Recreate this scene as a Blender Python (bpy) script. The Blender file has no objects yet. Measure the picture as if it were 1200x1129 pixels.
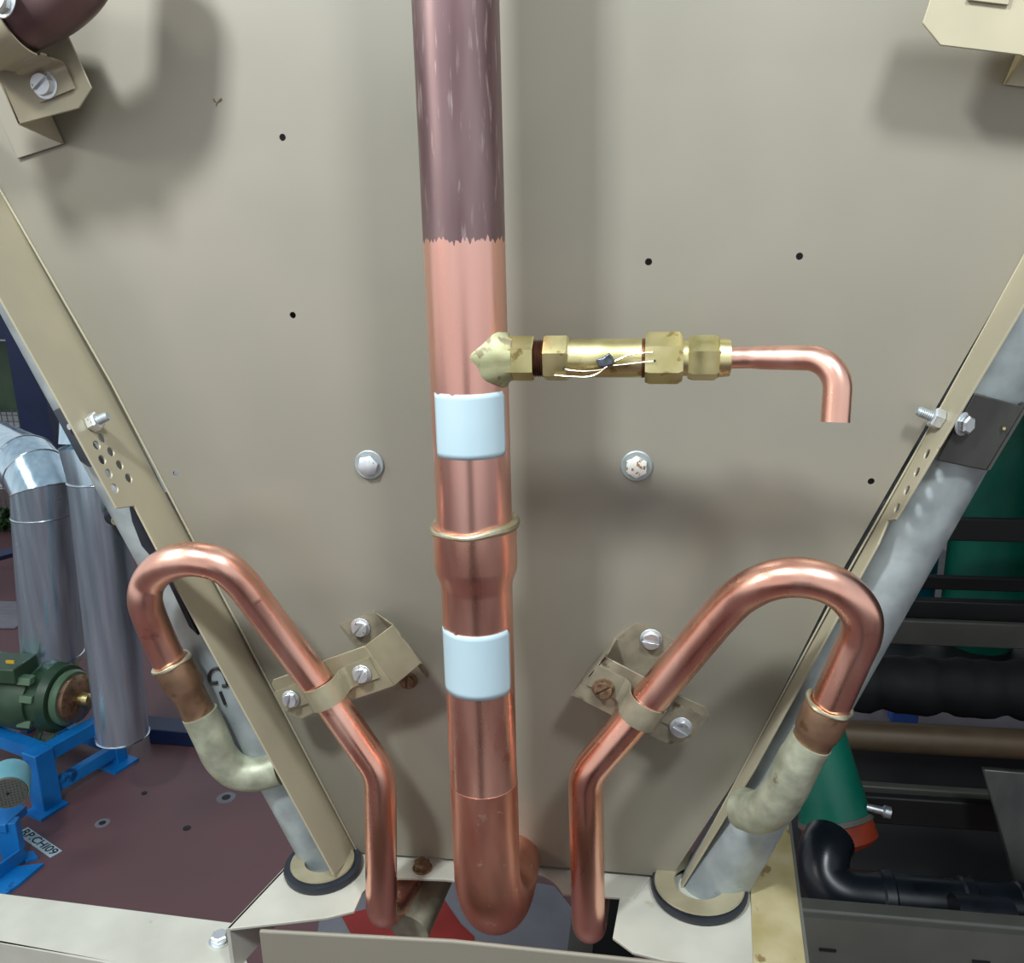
import bpy, bmesh, math, random
from mathutils import Vector, Matrix
random.seed(4)
# ------------------------------------------------------------------ camera
F = 1050.0; CX, CY = 600.0, 564.5; EYE = Vector((0, 0, 1.5))
dn = Vector((690-CX, 4300-CY, F)).normalized()            # world down in view axes (right, down, forward)
xv = -6500-CX
ax = -Vector((xv, -(xv*dn.x+F*dn.z)/dn.y, F)).normalized() # world X
up = -dn
ay = up.cross(ax)                                          # world Y (into the scene)
def ray(px, py):
    d = Vector((px-CX, py-CY, F)); return Vector((d.dot(ax), d.dot(ay), d.dot(up)))
def at(px, py, Y):
    r = ray(px, py); return EYE + r*(Y/r.y)
def atz(px, py, Z):
    r = ray(px, py); return EYE + r*((Z-EYE.z)/r.z)
cam_d = bpy.data.cameras.new('camera'); cam = bpy.data.objects.new('camera', cam_d)
bpy.context.scene.collection.objects.link(cam)
right = Vector((ax.x, ay.x, up.x)); cup = -Vector((ax.y, ay.y, up.y)); fwd = Vector((ax.z, ay.z, up.z))
M = Matrix((right, cup, -fwd)).transposed().to_4x4(); M.translation = EYE
cam.matrix_world = M
cam_d.sensor_width = 36; cam_d.sensor_fit = 'HORIZONTAL'; cam_d.lens = F/1200*36; cam_d.clip_start = .02
S = bpy.context.scene; S.camera = cam
# ------------------------------------------------------------------ world, lights, exposure
w = bpy.data.worlds.new('sky'); S.world = w; w.use_nodes = True
nt = w.node_tree; nt.nodes.clear()
o_ = nt.nodes.new('ShaderNodeOutputWorld'); bg = nt.nodes.new('ShaderNodeBackground')
tc = nt.nodes.new('ShaderNodeTexCoord'); sp = nt.nodes.new('ShaderNodeSeparateXYZ'); rp = nt.nodes.new('ShaderNodeValToRGB')
nt.links.new(tc.outputs['Generated'], sp.inputs[0]); nt.links.new(sp.outputs['Z'], rp.inputs[0])
rp.color_ramp.elements[0].position = 0.0; rp.color_ramp.elements[0].color = (.84, .88, .92, 1)
rp.color_ramp.elements[1].position = 0.7; rp.color_ramp.elements[1].color = (.42, .48, .54, 1)
nt.links.new(rp.outputs[0], bg.inputs[0]); bg.inputs[1].default_value = 1.0
nt.links.new(bg.outputs[0], o_.inputs[0])
def area(name, loc, target, size, power, col, size_y=None):
    d = bpy.data.lights.new(name, 'AREA'); d.energy = power; d.size = size; d.color = col
    if size_y: d.shape = 'RECTANGLE'; d.size_y = size_y
    o = bpy.data.objects.new(name, d); S.collection.objects.link(o); o.location = loc
    o.rotation_euler = (Vector(target)-Vector(loc)).to_track_quat('-Z', 'Y').to_euler()
area('added_key_left', (-.62, -.10, 2.50), (-.2, .76, 1.6), .16, 32, (.88, .96, 1.0))  # added area lamp, no such fixture; brightens the panel top, fading downward
area('added_key_right', (.48, -.15, 2.50), (.2, .76, 1.6), .22, 20, (.90, .97, 1.0))  # second added lamp, turns the right bracket's shadow leftward
area('added_side_fill', (-2.2, -.5, 2.3), (-.3, .76, 1.4), .35, 15, (1.0, .95, .84))  # weak lamp added on the left, not a real fixture
area('added_background_fill', (-2.9, .4, 3.4), (-1.6, 2.3, .2), .9, 22, (.88, .95, 1.0))  # lamp added to light the left background, no yard fixture stands here
S.view_settings.view_transform = 'Standard'; S.view_settings.look = 'None'
S.view_settings.exposure = 0.0; S.view_settings.gamma = 1; S.view_settings.use_curve_mapping = False

# ------------------------------------------------------------------ materials
def srgb(r, g, b):
    f = lambda c: c/12.92 if c <= .04045 else ((c+.055)/1.055)**2.4
    return (f(r/255), f(g/255), f(b/255), 1)
def mat(name, c1, c2=None, metal=0.0, rough=.5, scale=20, stretch=(1, 1, 1), bump=0.0, rvar=.08, lo=.35, hi=.65, spot=None, spot_scale=60, spot_cut=.68, detail=6):
    m = bpy.data.materials.new(name); m.use_nodes = True; t = m.node_tree; N = t.nodes; L = t.links
    b = N['Principled BSDF']; b.inputs['Metallic'].default_value = metal
    c = N.new('ShaderNodeTexCoord'); mp = N.new('ShaderNodeMapping'); mp.inputs['Scale'].default_value = stretch
    no = N.new('ShaderNodeTexNoise'); no.inputs['Scale'].default_value = scale; no.inputs['Detail'].default_value = detail
    cr = N.new('ShaderNodeValToRGB'); cr.color_ramp.elements[0].position = lo; cr.color_ramp.elements[1].position = hi
    cr.color_ramp.elements[0].color = c1; cr.color_ramp.elements[1].color = c2 or c1
    L.new(c.outputs['Object'], mp.inputs[0]); L.new(mp.outputs[0], no.inputs[0]); L.new(no.outputs[0], cr.inputs[0])
    out = cr.outputs[0]
    if spot:
        n2 = N.new('ShaderNodeTexNoise'); n2.inputs['Scale'].default_value = spot_scale; n2.inputs['Detail'].default_value = 5
        r2 = N.new('ShaderNodeValToRGB'); r2.color_ramp.elements[0].position = spot_cut-.03; r2.color_ramp.elements[1].position = spot_cut+.03
        mx = N.new('ShaderNodeMix'); mx.data_type = 'RGBA'
        L.new(c.outputs['Object'], n2.inputs[0]); L.new(n2.outputs[0], r2.inputs[0]); L.new(r2.outputs[0], mx.inputs[0])
        L.new(out, mx.inputs[6]); mx.inputs[7].default_value = spot; out = mx.outputs[2]
    L.new(out, b.inputs['Base Color'])
    mr = N.new('ShaderNodeMapRange'); mr.inputs[1].default_value = .3; mr.inputs[2].default_value = .7
    mr.inputs[3].default_value = max(.02, rough-rvar); mr.inputs[4].default_value = min(1, rough+rvar)
    L.new(no.outputs[0], mr.inputs[0]); L.new(mr.outputs[0], b.inputs['Roughness'])
    if bump:
        bp = N.new('ShaderNodeBump'); bp.inputs['Strength'].default_value = bump; bp.inputs['Distance'].default_value = .002
        L.new(no.outputs[0], bp.inputs['Height']); L.new(bp.outputs[0], b.inputs['Normal'])
    m['_out'] = 1
    return m
PAINT = mat('beige_paint', srgb(128, 123, 110), srgb(133, 127, 114), metal=.15, rough=.42, scale=6, rvar=.05)
PAINT_G = mat('beige_paint_grain', srgb(156, 148, 126), srgb(168, 159, 134), metal=.2, rough=.38, scale=9, rvar=.08)
BRKT = mat('bracket_paint', srgb(140, 132, 108), srgb(156, 148, 122), metal=.35, rough=.36, scale=30)
BRKT_D = mat('bracket_grimy', srgb(122, 114, 96), srgb(150, 141, 120), metal=.3, rough=.45, scale=45, spot=srgb(88, 76, 62), spot_scale=50, spot_cut=.64)
DECKM = mat('deck_paint', srgb(170, 168, 156), srgb(184, 182, 170), metal=.15, rough=.45, scale=14, spot=srgb(150, 142, 118), spot_scale=20, spot_cut=.70)
YELL = mat('zinc_chromate', srgb(168, 152, 104), srgb(196, 184, 146), metal=.35, rough=.4, scale=16, spot=srgb(140, 118, 80), spot_scale=50, spot_cut=.66)
COPPER = mat('copper', srgb(234, 172, 150), srgb(246, 196, 176), metal=1, rough=.30, scale=30, stretch=(1, 1, .25), rvar=.07, bump=.04, spot=srgb(212, 140, 118), spot_scale=34, spot_cut=.72)
COPPER_W = mat('copper_worn', srgb(222, 154, 130), srgb(236, 174, 150), metal=1, rough=.38, scale=40, stretch=(1, 1, .3), rvar=.06, bump=.08, spot=srgb(244, 206, 184), spot_scale=120, spot_cut=.68)
COPPER_B = mat('copper_bronze', srgb(128, 104, 82), srgb(156, 122, 98), metal=.75, rough=.42, scale=40, bump=.1, spot=srgb(110, 88, 62), spot_scale=60, spot_cut=.6)
OXID = mat('oxidised_copper', srgb(96, 74, 76), srgb(120, 96, 94), metal=.7, rough=.4, scale=25, stretch=(1, 1, .3))
BRASS = mat('brass', srgb(204, 190, 128), srgb(226, 214, 160), metal=1, rough=.33, scale=40, bump=.08, spot=srgb(170, 150, 90), spot_scale=90, spot_cut=.66)
BRASS_D = mat('brass_dark_thread', srgb(84, 54, 42), srgb(120, 84, 64), metal=.8, rough=.5, scale=60)
SOLDER = mat('solder', srgb(190, 184, 160), srgb(150, 140, 112), metal=.8, rough=.38, scale=50, bump=.4)
SOLDER_G = mat('green_flux_braze', srgb(166, 166, 130), srgb(148, 146, 106), metal=.25, rough=.55, scale=60, bump=.4, spot=srgb(120, 112, 84), spot_scale=80, spot_cut=.62)
ZINC = mat('bright_zinc', srgb(206, 210, 212), srgb(226, 230, 232), metal=.85, rough=.38, scale=60, spot=srgb(160, 150, 130), spot_scale=180, spot_cut=.66)
RUST = mat('rusty_steel', srgb(84, 62, 44), srgb(130, 104, 78), metal=.5, rough=.65, scale=180, bump=.4)
WHITEP = mat('paint_blob', srgb(226, 222, 210), srgb(240, 238, 230), rough=.5, scale=300, spot=srgb(150, 110, 70), spot_scale=330, spot_cut=.58)
GALV = mat('galvanised', srgb(140, 147, 148), srgb(164, 171, 170), metal=.4, rough=.46, scale=34, bump=.1, spot=srgb(140, 138, 122), spot_scale=60, spot_cut=.70)
GALV_G = mat('galvanised_greenish', srgb(136, 138, 118), srgb(168, 170, 148), metal=.4, rough=.5, scale=50, bump=.35, spot=srgb(112, 106, 86), spot_scale=45, spot_cut=.68)
CLAD = mat('stainless_cladding', srgb(178, 204, 218), srgb(206, 228, 240), metal=.9, rough=.22, scale=8, stretch=(6, 6, .4), rvar=.06)
SEAM = mat('cladding_seam', srgb(200, 206, 210), metal=1, rough=.2)
FLOORM = mat('red_floor_paint', srgb(92, 66, 68), srgb(104, 72, 74), rough=.5, scale=3, rvar=.1, lo=.3, hi=.7, spot=srgb(104, 86, 86), spot_scale=2.2, spot_cut=.64)
CONC = mat('grey_floor_paint', srgb(118, 118, 124), srgb(104, 104, 112), rough=.55, scale=6)
REDP = mat('fresh_red_paint', srgb(122, 22, 14), srgb(140, 30, 18), rough=.4, scale=8)
BLUE = mat('blue_enamel', srgb(8, 104, 176), srgb(22, 122, 196), rough=.38, scale=9, spot=srgb(4, 66, 120), spot_scale=14, spot_cut=.66)
NAVY = mat('navy_steel', srgb(8, 28, 62), srgb(12, 36, 76), rough=.4, scale=6)
PUMPG = mat('dark_green_enamel', srgb(44, 68, 50), srgb(58, 84, 60), rough=.4, scale=10)
PUMPL = mat('green_ribs', srgb(78, 104, 80), srgb(92, 118, 92), rough=.4, scale=10)
TEAL = mat('teal_motor_paint', srgb(96, 156, 168), srgb(116, 176, 186), rough=.4, scale=10)
BLACK = mat('black_rubber', srgb(22, 26, 34), srgb(30, 36, 46), rough=.45, scale=30)
FOAM = mat('black_insulation', srgb(10, 12, 13), srgb(20, 23, 24), rough=.75, scale=18, bump=.5)
DSTEEL = mat('dark_steel', srgb(56, 56, 54), srgb(74, 74, 70), metal=.5, rough=.38, scale=8, stretch=(3, 3, 1))
BEAM = mat('grey_frame_paint', srgb(86, 86, 80), srgb(98, 98, 90), rough=.55, scale=8)
BEAM_D = mat('dark_frame_paint', srgb(26, 26, 27), srgb(36, 34, 34), rough=.6, scale=8)
GREEN = mat('green_vessel', srgb(2, 96, 78), srgb(8, 122, 98), rough=.45, scale=5)
TEALB = mat('blue_green_vessel', srgb(0, 92, 112), srgb(4, 108, 130), rough=.45, scale=5)
ORANGE = mat('orange_primer', srgb(164, 62, 30), srgb(140, 46, 24), rough=.6, scale=20, bump=.3)
DARKP = mat('dark_wet_pipe', srgb(14, 20, 26), srgb(24, 32, 40), rough=.3, scale=12)
RPIPE = mat('rusty_brown_pipe', srgb(88, 72, 54), srgb(104, 88, 68), metal=.2, rough=.5, scale=10, spot=srgb(128, 72, 46), spot_scale=9, spot_cut=.62)
STICK = mat('white_label', srgb(162, 184, 192), srgb(170, 190, 198), rough=.38, scale=10)
INK = mat('black_ink', srgb(20, 20, 22), rough=.6)
WIRE = mat('seal_wire', srgb(206, 196, 168), metal=1, rough=.3)
LEAD = mat('lead_seal', srgb(64, 68, 76), srgb(100, 104, 112), metal=.8, rough=.35, scale=200, bump=.5)
YTAG = mat('yellow_tag', srgb(214, 176, 40), rough=.5)
LEAF = mat('hedge_leaf', srgb(26, 48, 20), srgb(52, 82, 36), rough=.6, scale=30)
WALLW = mat('pale_rendered_wall', srgb(222, 232, 238), srgb(236, 242, 246), rough=.8, scale=2)
GREY_L = mat('lilac_grey_sheet', srgb(118, 114, 122), srgb(134, 130, 138), rough=.7, scale=6)
DBLUE = mat('dull_blue_box', srgb(40, 76, 150), rough=.5)
FIN = mat('aluminium_fins', srgb(96, 98, 98), srgb(120, 122, 122), metal=.8, rough=.5, scale=200, stretch=(1, 8, 1), bump=.6)

# riser: bright copper below, purple-brown lacquer above a ragged brushed line
def riser_mat(zb):
    m = mat('riser_copper', srgb(236, 178, 162), srgb(246, 198, 184), metal=1, rough=.31, scale=22, stretch=(1, 1, .12), rvar=.05, spot=srgb(214, 146, 128), spot_scale=12, spot_cut=.72)
    t = m.node_tree; N = t.nodes; L = t.links; b = N['Principled BSDF']
    base = b.inputs['Base Color'].links[0].from_socket
    g = N.new('ShaderNodeNewGeometry'); s = N.new('ShaderNodeSeparateXYZ'); L.new(g.outputs['Position'], s.inputs[0])
    mp = N.new('ShaderNodeMapping'); mp.inputs['Scale'].default_value = (1, 1, .12); L.new(g.outputs['Position'], mp.inputs[0])
    n = N.new('ShaderNodeTexNoise'); n.inputs['Scale'].default_value = 420; n.inputs['Detail'].default_value = 4; L.new(mp.outputs[0], n.inputs[0])
    n3 = N.new('ShaderNodeTexNoise'); n3.inputs['Scale'].default_value = 45; L.new(mp.outputs[0], n3.inputs[0])
    a = N.new('ShaderNodeMath'); a.operation = 'MULTIPLY_ADD'; a.inputs[1].default_value = .016; L.new(n.outputs[0], a.inputs[0]); L.new(s.outputs['Z'], a.inputs[2])
    gt = N.new('ShaderNodeMath'); gt.operation = 'GREATER_THAN'; gt.inputs[1].default_value = zb+.008; L.new(a.outputs[0], gt.inputs[0])
    ox = N.new('ShaderNodeValToRGB'); ox.color_ramp.elements[0].position = .35; ox.color_ramp.elements[1].position = .68
    ox.color_ramp.elements[0].color = srgb(104, 80, 82); ox.color_ramp.elements[1].color = srgb(136, 114, 114); L.new(n3.outputs[0], ox.inputs[0])
    n4 = N.new('ShaderNodeTexNoise'); n4.inputs['Scale'].default_value = 260; n4.inputs['Detail'].default_value = 6; L.new(mp.outputs[0], n4.inputs[0])
    r4 = N.new('ShaderNodeValToRGB'); r4.color_ramp.elements[0].position = .60; r4.color_ramp.elements[1].position = .70; L.new(n4.outputs[0], r4.inputs[0])
    m0 = N.new('ShaderNodeMix'); m0.data_type = 'RGBA'; L.new(r4.outputs[0], m0.inputs[0]); L.new(ox.outputs[0], m0.inputs[6]); m0.inputs[7].default_value = srgb(152, 134, 130)
    mx = N.new('ShaderNodeMix'); mx.data_type = 'RGBA'; L.new(gt.outputs[0], mx.inputs[0]); L.new(base, mx.inputs[6]); L.new(m0.outputs[2], mx.inputs[7])
    L.new(mx.outputs[2], b.inputs['Base Color'])
    mm = N.new('ShaderNodeMapRange'); mm.inputs[3].default_value = 1; mm.inputs[4].default_value = .75; L.new(gt.outputs[0], mm.inputs[0]); L.new(mm.outputs[0], b.inputs['Metallic'])
    ra = N.new('ShaderNodeMath'); ra.operation = 'MULTIPLY_ADD'; ra.inputs[1].default_value = .10
    rs = b.inputs['Roughness'].links[0].from_socket; L.new(gt.outputs[0], ra.inputs[0]); L.new(rs, ra.inputs[2]); L.new(ra.outputs[0], b.inputs['Roughness'])
    return m

# ------------------------------------------------------------------ mesh tools
def perp(a):
    a = a.normalized(); r = Vector((0, 0, 1)) if abs(a.z) < .9 else Vector((1, 0, 0))
    u = r.cross(a).normalized(); return u, a.cross(u).normalized()
class MB:
    def __init__(s): s.v = []; s.f = []
    def add(s, vs, fs):
        n = len(s.v); s.v += [Vector(v) for v in vs]; s.f += [tuple(i+n for i in f) for f in fs]; return s
    def prism(s, pts, vec):
        n = len(pts); vec = Vector(vec)
        s.add(list(pts)+[Vector(p)+vec for p in pts], [tuple(range(n)), tuple(range(2*n-1, n-1, -1))]+[(i, i+n, (i+1) % n+n, (i+1) % n) for i in range(n)]); return s
    def box(s, c, ex, ey, ez):
        c, ex, ey, ez = map(Vector, (c, ex, ey, ez))
        return s.prism([c-ex-ey-ez, c+ex-ey-ez, c+ex+ey-ez, c-ex+ey-ez], ez*2)
    def bx(s, lo, hi):
        lo, hi = Vector(lo), Vector(hi); h = (hi-lo)/2
        return s.box((lo+hi)/2, (h.x, 0, 0), (0, h.y, 0), (0, 0, h.z))
    def tube(s, path, r, seg=28, cap=True, hollow=0):
        P = [Vector(p) for p in path]; n = len(P)
        R = r if isinstance(r, (list, tuple)) else [r]*n
        T = [(P[min(i+1, n-1)]-P[max(i-1, 0)]).normalized() for i in range(n)]
        u, v = perp(T[0]); rings = []; base = len(s.v)
        for i in range(n):
            if i: u = (u-T[i]*u.dot(T[i])).normalized()
            v = T[i].cross(u)
            s.v += [P[i]+(u*math.cos(a)+v*math.sin(a))*R[i] for a in [2*math.pi*k/seg for k in range(seg)]]
        for i in range(n-1):
            for k in range(seg):
                k2 = (k+1) % seg; a = base+i*seg
                s.f.append((a+k, a+k2, a+seg+k2, a+seg+k))
        if cap:
            s.f.append(tuple(base+k for k in reversed(range(seg))))
            if hollow:
                # recessed open end: inner ring and inner wall
                a = base+(n-1)*seg; b = len(s.v)
                for d in (0, -.03):
                    s.v += [P[-1]+T[-1]*d+(s.v[a+k]-P[-1])*hollow for k in range(seg)]
                for k in range(seg):
                    k2 = (k+1) % seg
                    s.f.append((a+k, a+k2, b+k2, b+k)); s.f.append((b+k, b+k2, b+seg+k2, b+seg+k))
                s.f.append(tuple(b+seg+k for k in range(seg)))
            else: s.f.append(tuple(base+(n-1)*seg+k for k in range(seg)))
        return s
    def lathe(s, p0, axis, prof, seg=32, rot=0):
        p0 = Vector(p0); a = Vector(axis).normalized(); u, v = perp(a); base = len(s.v)
        for t, r in prof:
            s.v += [p0+a*t+(u*math.cos(x)+v*math.sin(x))*max(r, 1e-5) for x in [rot+2*math.pi*k/seg for k in range(seg)]]
        for i in range(len(prof)-1):
            for k in range(seg):
                k2 = (k+1) % seg; q = base+i*seg; s.f.append((q+k, q+k2, q+seg+k2, q+seg+k))
        s.f.append(tuple(base+k for k in reversed(range(seg)))); s.f.append(tuple(base+(len(prof)-1)*seg+k for k in range(seg)))
        return s
    def hexa(s, p0, axis, h, r, rot=0, ch=.12):
        return s.lathe(p0, axis, [(0, r*(1-ch*.6)), (h*ch, r), (h*(1-ch), r), (h, r*(1-ch))], 6, rot)
    def build(s, name, m, parent=None, bevel=0, smooth=True, cut=None):
        me = bpy.data.meshes.new(name); vs = s.v
        if parent is None:
            xs = [v.x for v in vs]; ys = [v.y for v in vs]; zs = [v.z for v in vs]
            o0 = Vector(((min(xs)+max(xs))/2, (min(ys)+max(ys))/2, min(zs)))
        else: o0 = parent['_w'] and Vector(parent['_w'])
        me.from_pydata([v-o0 for v in vs], [], s.f); me.validate()
        b = bmesh.new(); b.from_mesh(me); bmesh.ops.recalc_face_normals(b, faces=b.faces); b.to_mesh(me); b.free()
        ob = bpy.data.objects.new(name, me); S.collection.objects.link(ob)
        me.materials.append(m)
        if parent is None: ob.location = o0
        else: ob.parent = parent
        ob['_w'] = tuple(o0)
        if cut:
            c = cut.build('cutter', m); c.location = Vector(c['_w'])-(o0 if parent else Vector((0, 0, 0)))
            if parent: ob.parent = None
            md = ob.modifiers.new('b', 'BOOLEAN'); md.object = c; md.operation = 'DIFFERENCE'; md.solver = 'EXACT'
            dg = bpy.context.evaluated_depsgraph_get(); new = bpy.data.meshes.new_from_object(ob.evaluated_get(dg))
            ob.modifiers.clear(); ob.data = new; bpy.data.objects.remove(c)
            if parent: ob.parent = parent
            me = new
        if bevel:
            md = ob.modifiers.new('bevel', 'BEVEL'); md.width = bevel; md.segments = 2; md.limit_method = 'ANGLE'; md.angle_limit = .6
        if smooth:
            me.shade_smooth(); me.set_sharp_from_angle(angle=math.radians(34))
        return ob
def tag(o, label, cat=None, group=None, kind=None):
    o['label'] = label
    if cat: o['category'] = cat
    if group: o['group'] = group
    if kind: o['kind'] = kind
    return o
def thing(name, loc, label, cat, group=None):
    o = bpy.data.objects.new(name, None); S.collection.objects.link(o); o.location = loc; o['_w'] = tuple(loc)
    o.empty_display_size = .05
    return tag(o, label, cat, group)
def plabel(o, l):
    o['label'] = l; return o
def fillet(pts, rad, n=10):
    P = [Vector(p) for p in pts]; out = [P[0]]
    for i in range(1, len(P)-1):
        a = (P[i-1]-P[i]); b = (P[i+1]-P[i]); la, lb = a.length, b.length; a.normalize(); b.normalize()
        th = a.angle(b); r = rad[i-1] if isinstance(rad, (list, tuple)) else rad
        d = min(r/math.tan(th/2), la*.5, lb*.5); r = d*math.tan(th/2)
        if math.pi-th < .02: out.append(P[i]); continue
        c = P[i]+(a+b).normalized()*(r/math.sin(th/2)); s0 = P[i]+a*d-c; s1 = P[i]+b*d-c; w0 = s0.angle(s1)
        for k in range(n+1):
            t = k/n; out.append(c+(s0*math.sin((1-t)*w0)+s1*math.sin(t*w0))/math.sin(w0))
    return out+[P[-1]]
def spline(pts, n=8):
    P = [Vector(p) for p in pts]; P = [P[0]*2-P[1]]+P+[P[-1]*2-P[-2]]; out = []
    for i in range(1, len(P)-2):
        for k in range(n):
            t = k/n; a, b, c, d = P[i-1:i+3]
            out.append(.5*((2*b)+(c-a)*t+(2*a-5*b+4*c-d)*t*t+(3*b-a-3*c+d)*t**3))
    return out+[P[-2]]
def screw(parent, p, axis, r, rusty=False, name='screw', h=.0045, ang=.6, slot=True):
    """slotted hex washer screw standing on p along axis"""
    a = Vector(axis).normalized(); m = RUST if rusty else ZINC; b = MB(); p = Vector(p)
    b.lathe(p, a, [(0, r*1.14), (.0008, r*1.16), (.0012, r*1.05)], 28)
    h0 = h*.55 if slot else h
    b.hexa(p+a*.001, a, h0, r*.93, ang, .12 if slot else .22)
    if slot:                                            # two lips either side of the driver slot
        u, v = perp(a); d = u*math.cos(ang+.35)+v*math.sin(ang+.35); e = a.cross(d); w_ = r*.13
        for sg in (-1, 1):
            a0 = math.asin(w_/(r*.9)); P = [p+a*(.001+h0)+d*math.cos(t)*r*.88+e*sg*math.sin(t)*r*.88 for t in [a0+(math.pi-2*a0)*k/10 for k in range(11)]]
            b.prism(P, a*(h*.45))
    return b.build(name, m, parent, bevel=.0004 if slot else 0)

YP = .76      # plane of the end panel
ZD = .876     # deck top
# ------------------------------------------------------------------ setting: ground, back wall, chiller body
fl = MB().bx((-9, -3, -.05), (7, 9, 0)).build('floor', FLOORM); tag(fl, 'dark red painted plant room floor with scuffs', kind='structure')
fh = 0
for (x, y, r, rim) in [(265, 935, .012, 1), (219, 971, .010, 0), (120, 965, .009, 1), (169, 930, .008, 0)]:
    p = atz(x, y, 0); b = MB().lathe(p+Vector((0, 0, .0)), (0, 0, 1), [(0, r), (.0015, r)], 20)
    h = b.build('anchor_hole', INK, None); h.parent = fl; h.location = Vector(h['_w'])-Vector(fl['_w'])
    if rim:
        b = MB().lathe(p, (0, 0, 1), [(0, r*2.2), (.0008, r*2.1)], 14); k = b.build('chipped_paint', CONC, None); k.parent = fl; k.location = Vector(k['_w'])-Vector(fl['_w'])
# paint patches on the floor seen through the gap in the deck
def patch(name, pts, m, z, lab):
    b = MB().prism([Vector((atz(x, y, 0).x, atz(x, y, 0).y, z)) for x, y in pts], (0, 0, .002))
    o = b.build(name, m, None); o.parent = fl; o.location = Vector(o['_w'])-Vector(fl['_w']); plabel(o, lab)
patch('floor_paint_patch', [(380, 1040), (540, 1020), (650, 1040), (720, 1128), (700, 1180), (360, 1180)], CONC, .001, 'grey painted patch of floor')
patch('floor_paint_patch', [(400, 1075), (460, 1060), (500, 1035), (516, 1050), (540, 1085), (556, 1100), (545, 1150), (440, 1150)], REDP, .003, 'bright red painted patch of floor')
wl = MB().bx((-9, 4.9, 0), (-2.6, 5.0, .86)).build('wall_back', WALLW); tag(wl, 'pale boundary wall behind the wire mesh', kind='structure')

# --- galvanised headers (left, right) and coil slabs behind them
def coil(x0, z0, x1, z1, name, label):
    b = MB(); d = Vector((x1-x0, 0, z1-z0)); n = Vector((-d.z, 0, d.x)).normalized()*.02
    p = Vector((x0, .86, z0)); b.prism([p-n, p+n, p+n+d, p-n+d], (0, 2.2, 0))
    return tag(b.build(name, FIN), label, 'coil')

# ------------------------------------------------------------------ end panel
panel = thing('end_panel', at(600, 1012, YP), 'large beige painted sheet-metal end panel narrowing towards the bottom', 'panel')
holes = MB()
for x, y in [(331, 161), (343, 369.5), (206, 555.5), (760, 307), (937, 300.5), (1021, 564.5)]:
    holes.lathe(at(x, y, YP)-Vector((0, .01, 0)), (0, 1, 0), [(0, .0029), (.03, .0029)], 16)
poly = [(-130, -18), (0, 222), (130, 448), (230, 640), (316, 802), (418, 999), (470, 1003), (600, 1012), (763, 1026), (779, 1040), (871, 900), (991, 662), (1098, 476), (1200, 300), (1330, 60), (1330, -260), (-130, -260)]
MB().prism([at(x, y, YP) for x, y in poly], (0, .002, 0)).build('sheet', PAINT, panel, cut=holes, smooth=False)
def flange(pts_in, pts_out, name, m, w, cut=None, th=.0025, lab=None):
    b = MB(); A = [at(x, y, YP) for x, y in pts_in]; B = [at(x, y, YP-w) for x, y in pts_out]
    q = A+B[::-1]; n = (A[-1]-A[0]).cross(B[0]-A[0]).normalized()*th
    if n.y > 0 or True:
        mid = Vector((-.15, .7, 1.3)); 
        if n.dot(mid-A[0]) > 0: n = -n
    b.prism(q, n); o = b.build(name, m, panel, cut=cut, smooth=False, bevel=.0006)
    if lab: plabel(o, lab)
    return n
# left flange, inner long strip and the perforated upper piece
perf = MB(); fn = (at(316, 802, YP)-at(0, 222, YP)).cross(Vector((0, -1, 0))).normalized()
wl_ = .054
def on_flange(x, y, side=0):
    """point of the flange plane (through the fold line, along Y) seen at a pixel"""
    a, b = (at(0, 222, YP), at(418, 999, YP)) if side == 0 else (at(1200, 300, YP), at(871, 900, YP))
    n = (b-a).cross(Vector((0, 1, 0))).normalized(); r = ray(x, y)
    return EYE + r*((a-EYE).dot(n)/r.dot(n)), n
def flange2(side, px, name, m, cut=None, lift=0.0, th=.002, lab=None):
    P = []; n = None
    for x, y in px:
        p, n = on_flange(x, y, side); P.append(p)
    if n.dot(Vector((-.15, .7, 1.4))-P[0]) > 0: n = -n
    P = [p+n*lift for p in P]
    o = MB().prism(P, n*th).build(name, m, panel, cut=cut, smooth=False, bevel=.0004)
    if lab: plabel(o, lab)
    return n, P
for x, y in [(119.5, 513.5), (113.5, 522), (130, 529.5), (120, 539), (140.5, 545), (127.5, 555), (151, 560.5), (134.5, 572.5)]:
    p, n = on_flange(x, y, 0); perf.lathe(p-n*.02, n, [(0, .0043), (.04, .0043)], 18)
nl, PL = flange2(0, [(-60, 112), (0, 222), (130, 448), (197, 584), (230, 640), (316, 802), (418, 997), (392, 1026), (312, 880), (204, 682), (158, 593), (137, 596), (66, 466), (0, 349), (-60, 240)], 'side_flange', PAINT_G, cut=perf)
perf2 = MB()
_p, _n = on_flange(1200, 300, 1); _q, _ = on_flange(871, 900, 1); _d = (_q-_p).normalized(); _s, _ = on_flange(1090, 520, 1)
for row, yy in ((0, .720), (1, .738)):
    for k in range(4):
        c = Vector((_s.x, yy, _s.z))+_d*(.0165*(k+.5*row)); perf2.lathe(c-_n*.02, _n, [(0, .0042), (.04, .0042)], 18)
nr, PR = flange2(1, [(1330, 63), (1200, 300.5), (871, 900.5), (790, 1047), (786, 1060), (883, 902), (985, 716), (1028, 638), (1040, 610), (1049, 609), (1200, 356), (1330, 135)], 'side_flange', PAINT_G, cut=perf2)
# thin folded lip along each flange edge and the fold bead
def bead(pts, r, nm, m, Y=YP):
    return MB().tube([at(x, y, Y) for x, y in pts], r, 8).build(nm, m, panel)
bead([(-60, 112), (0, 222), (130, 448), (230, 640), (316, 802), (418, 997)], .0011, 'fold_bead', PAINT_G, YP-.001)
bead([(1330, 63), (1200, 300), (1098, 486), (991, 675), (871, 900), (790, 1052)], .0009, 'fold_bead', PAINT_G, YP-.001)
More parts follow.
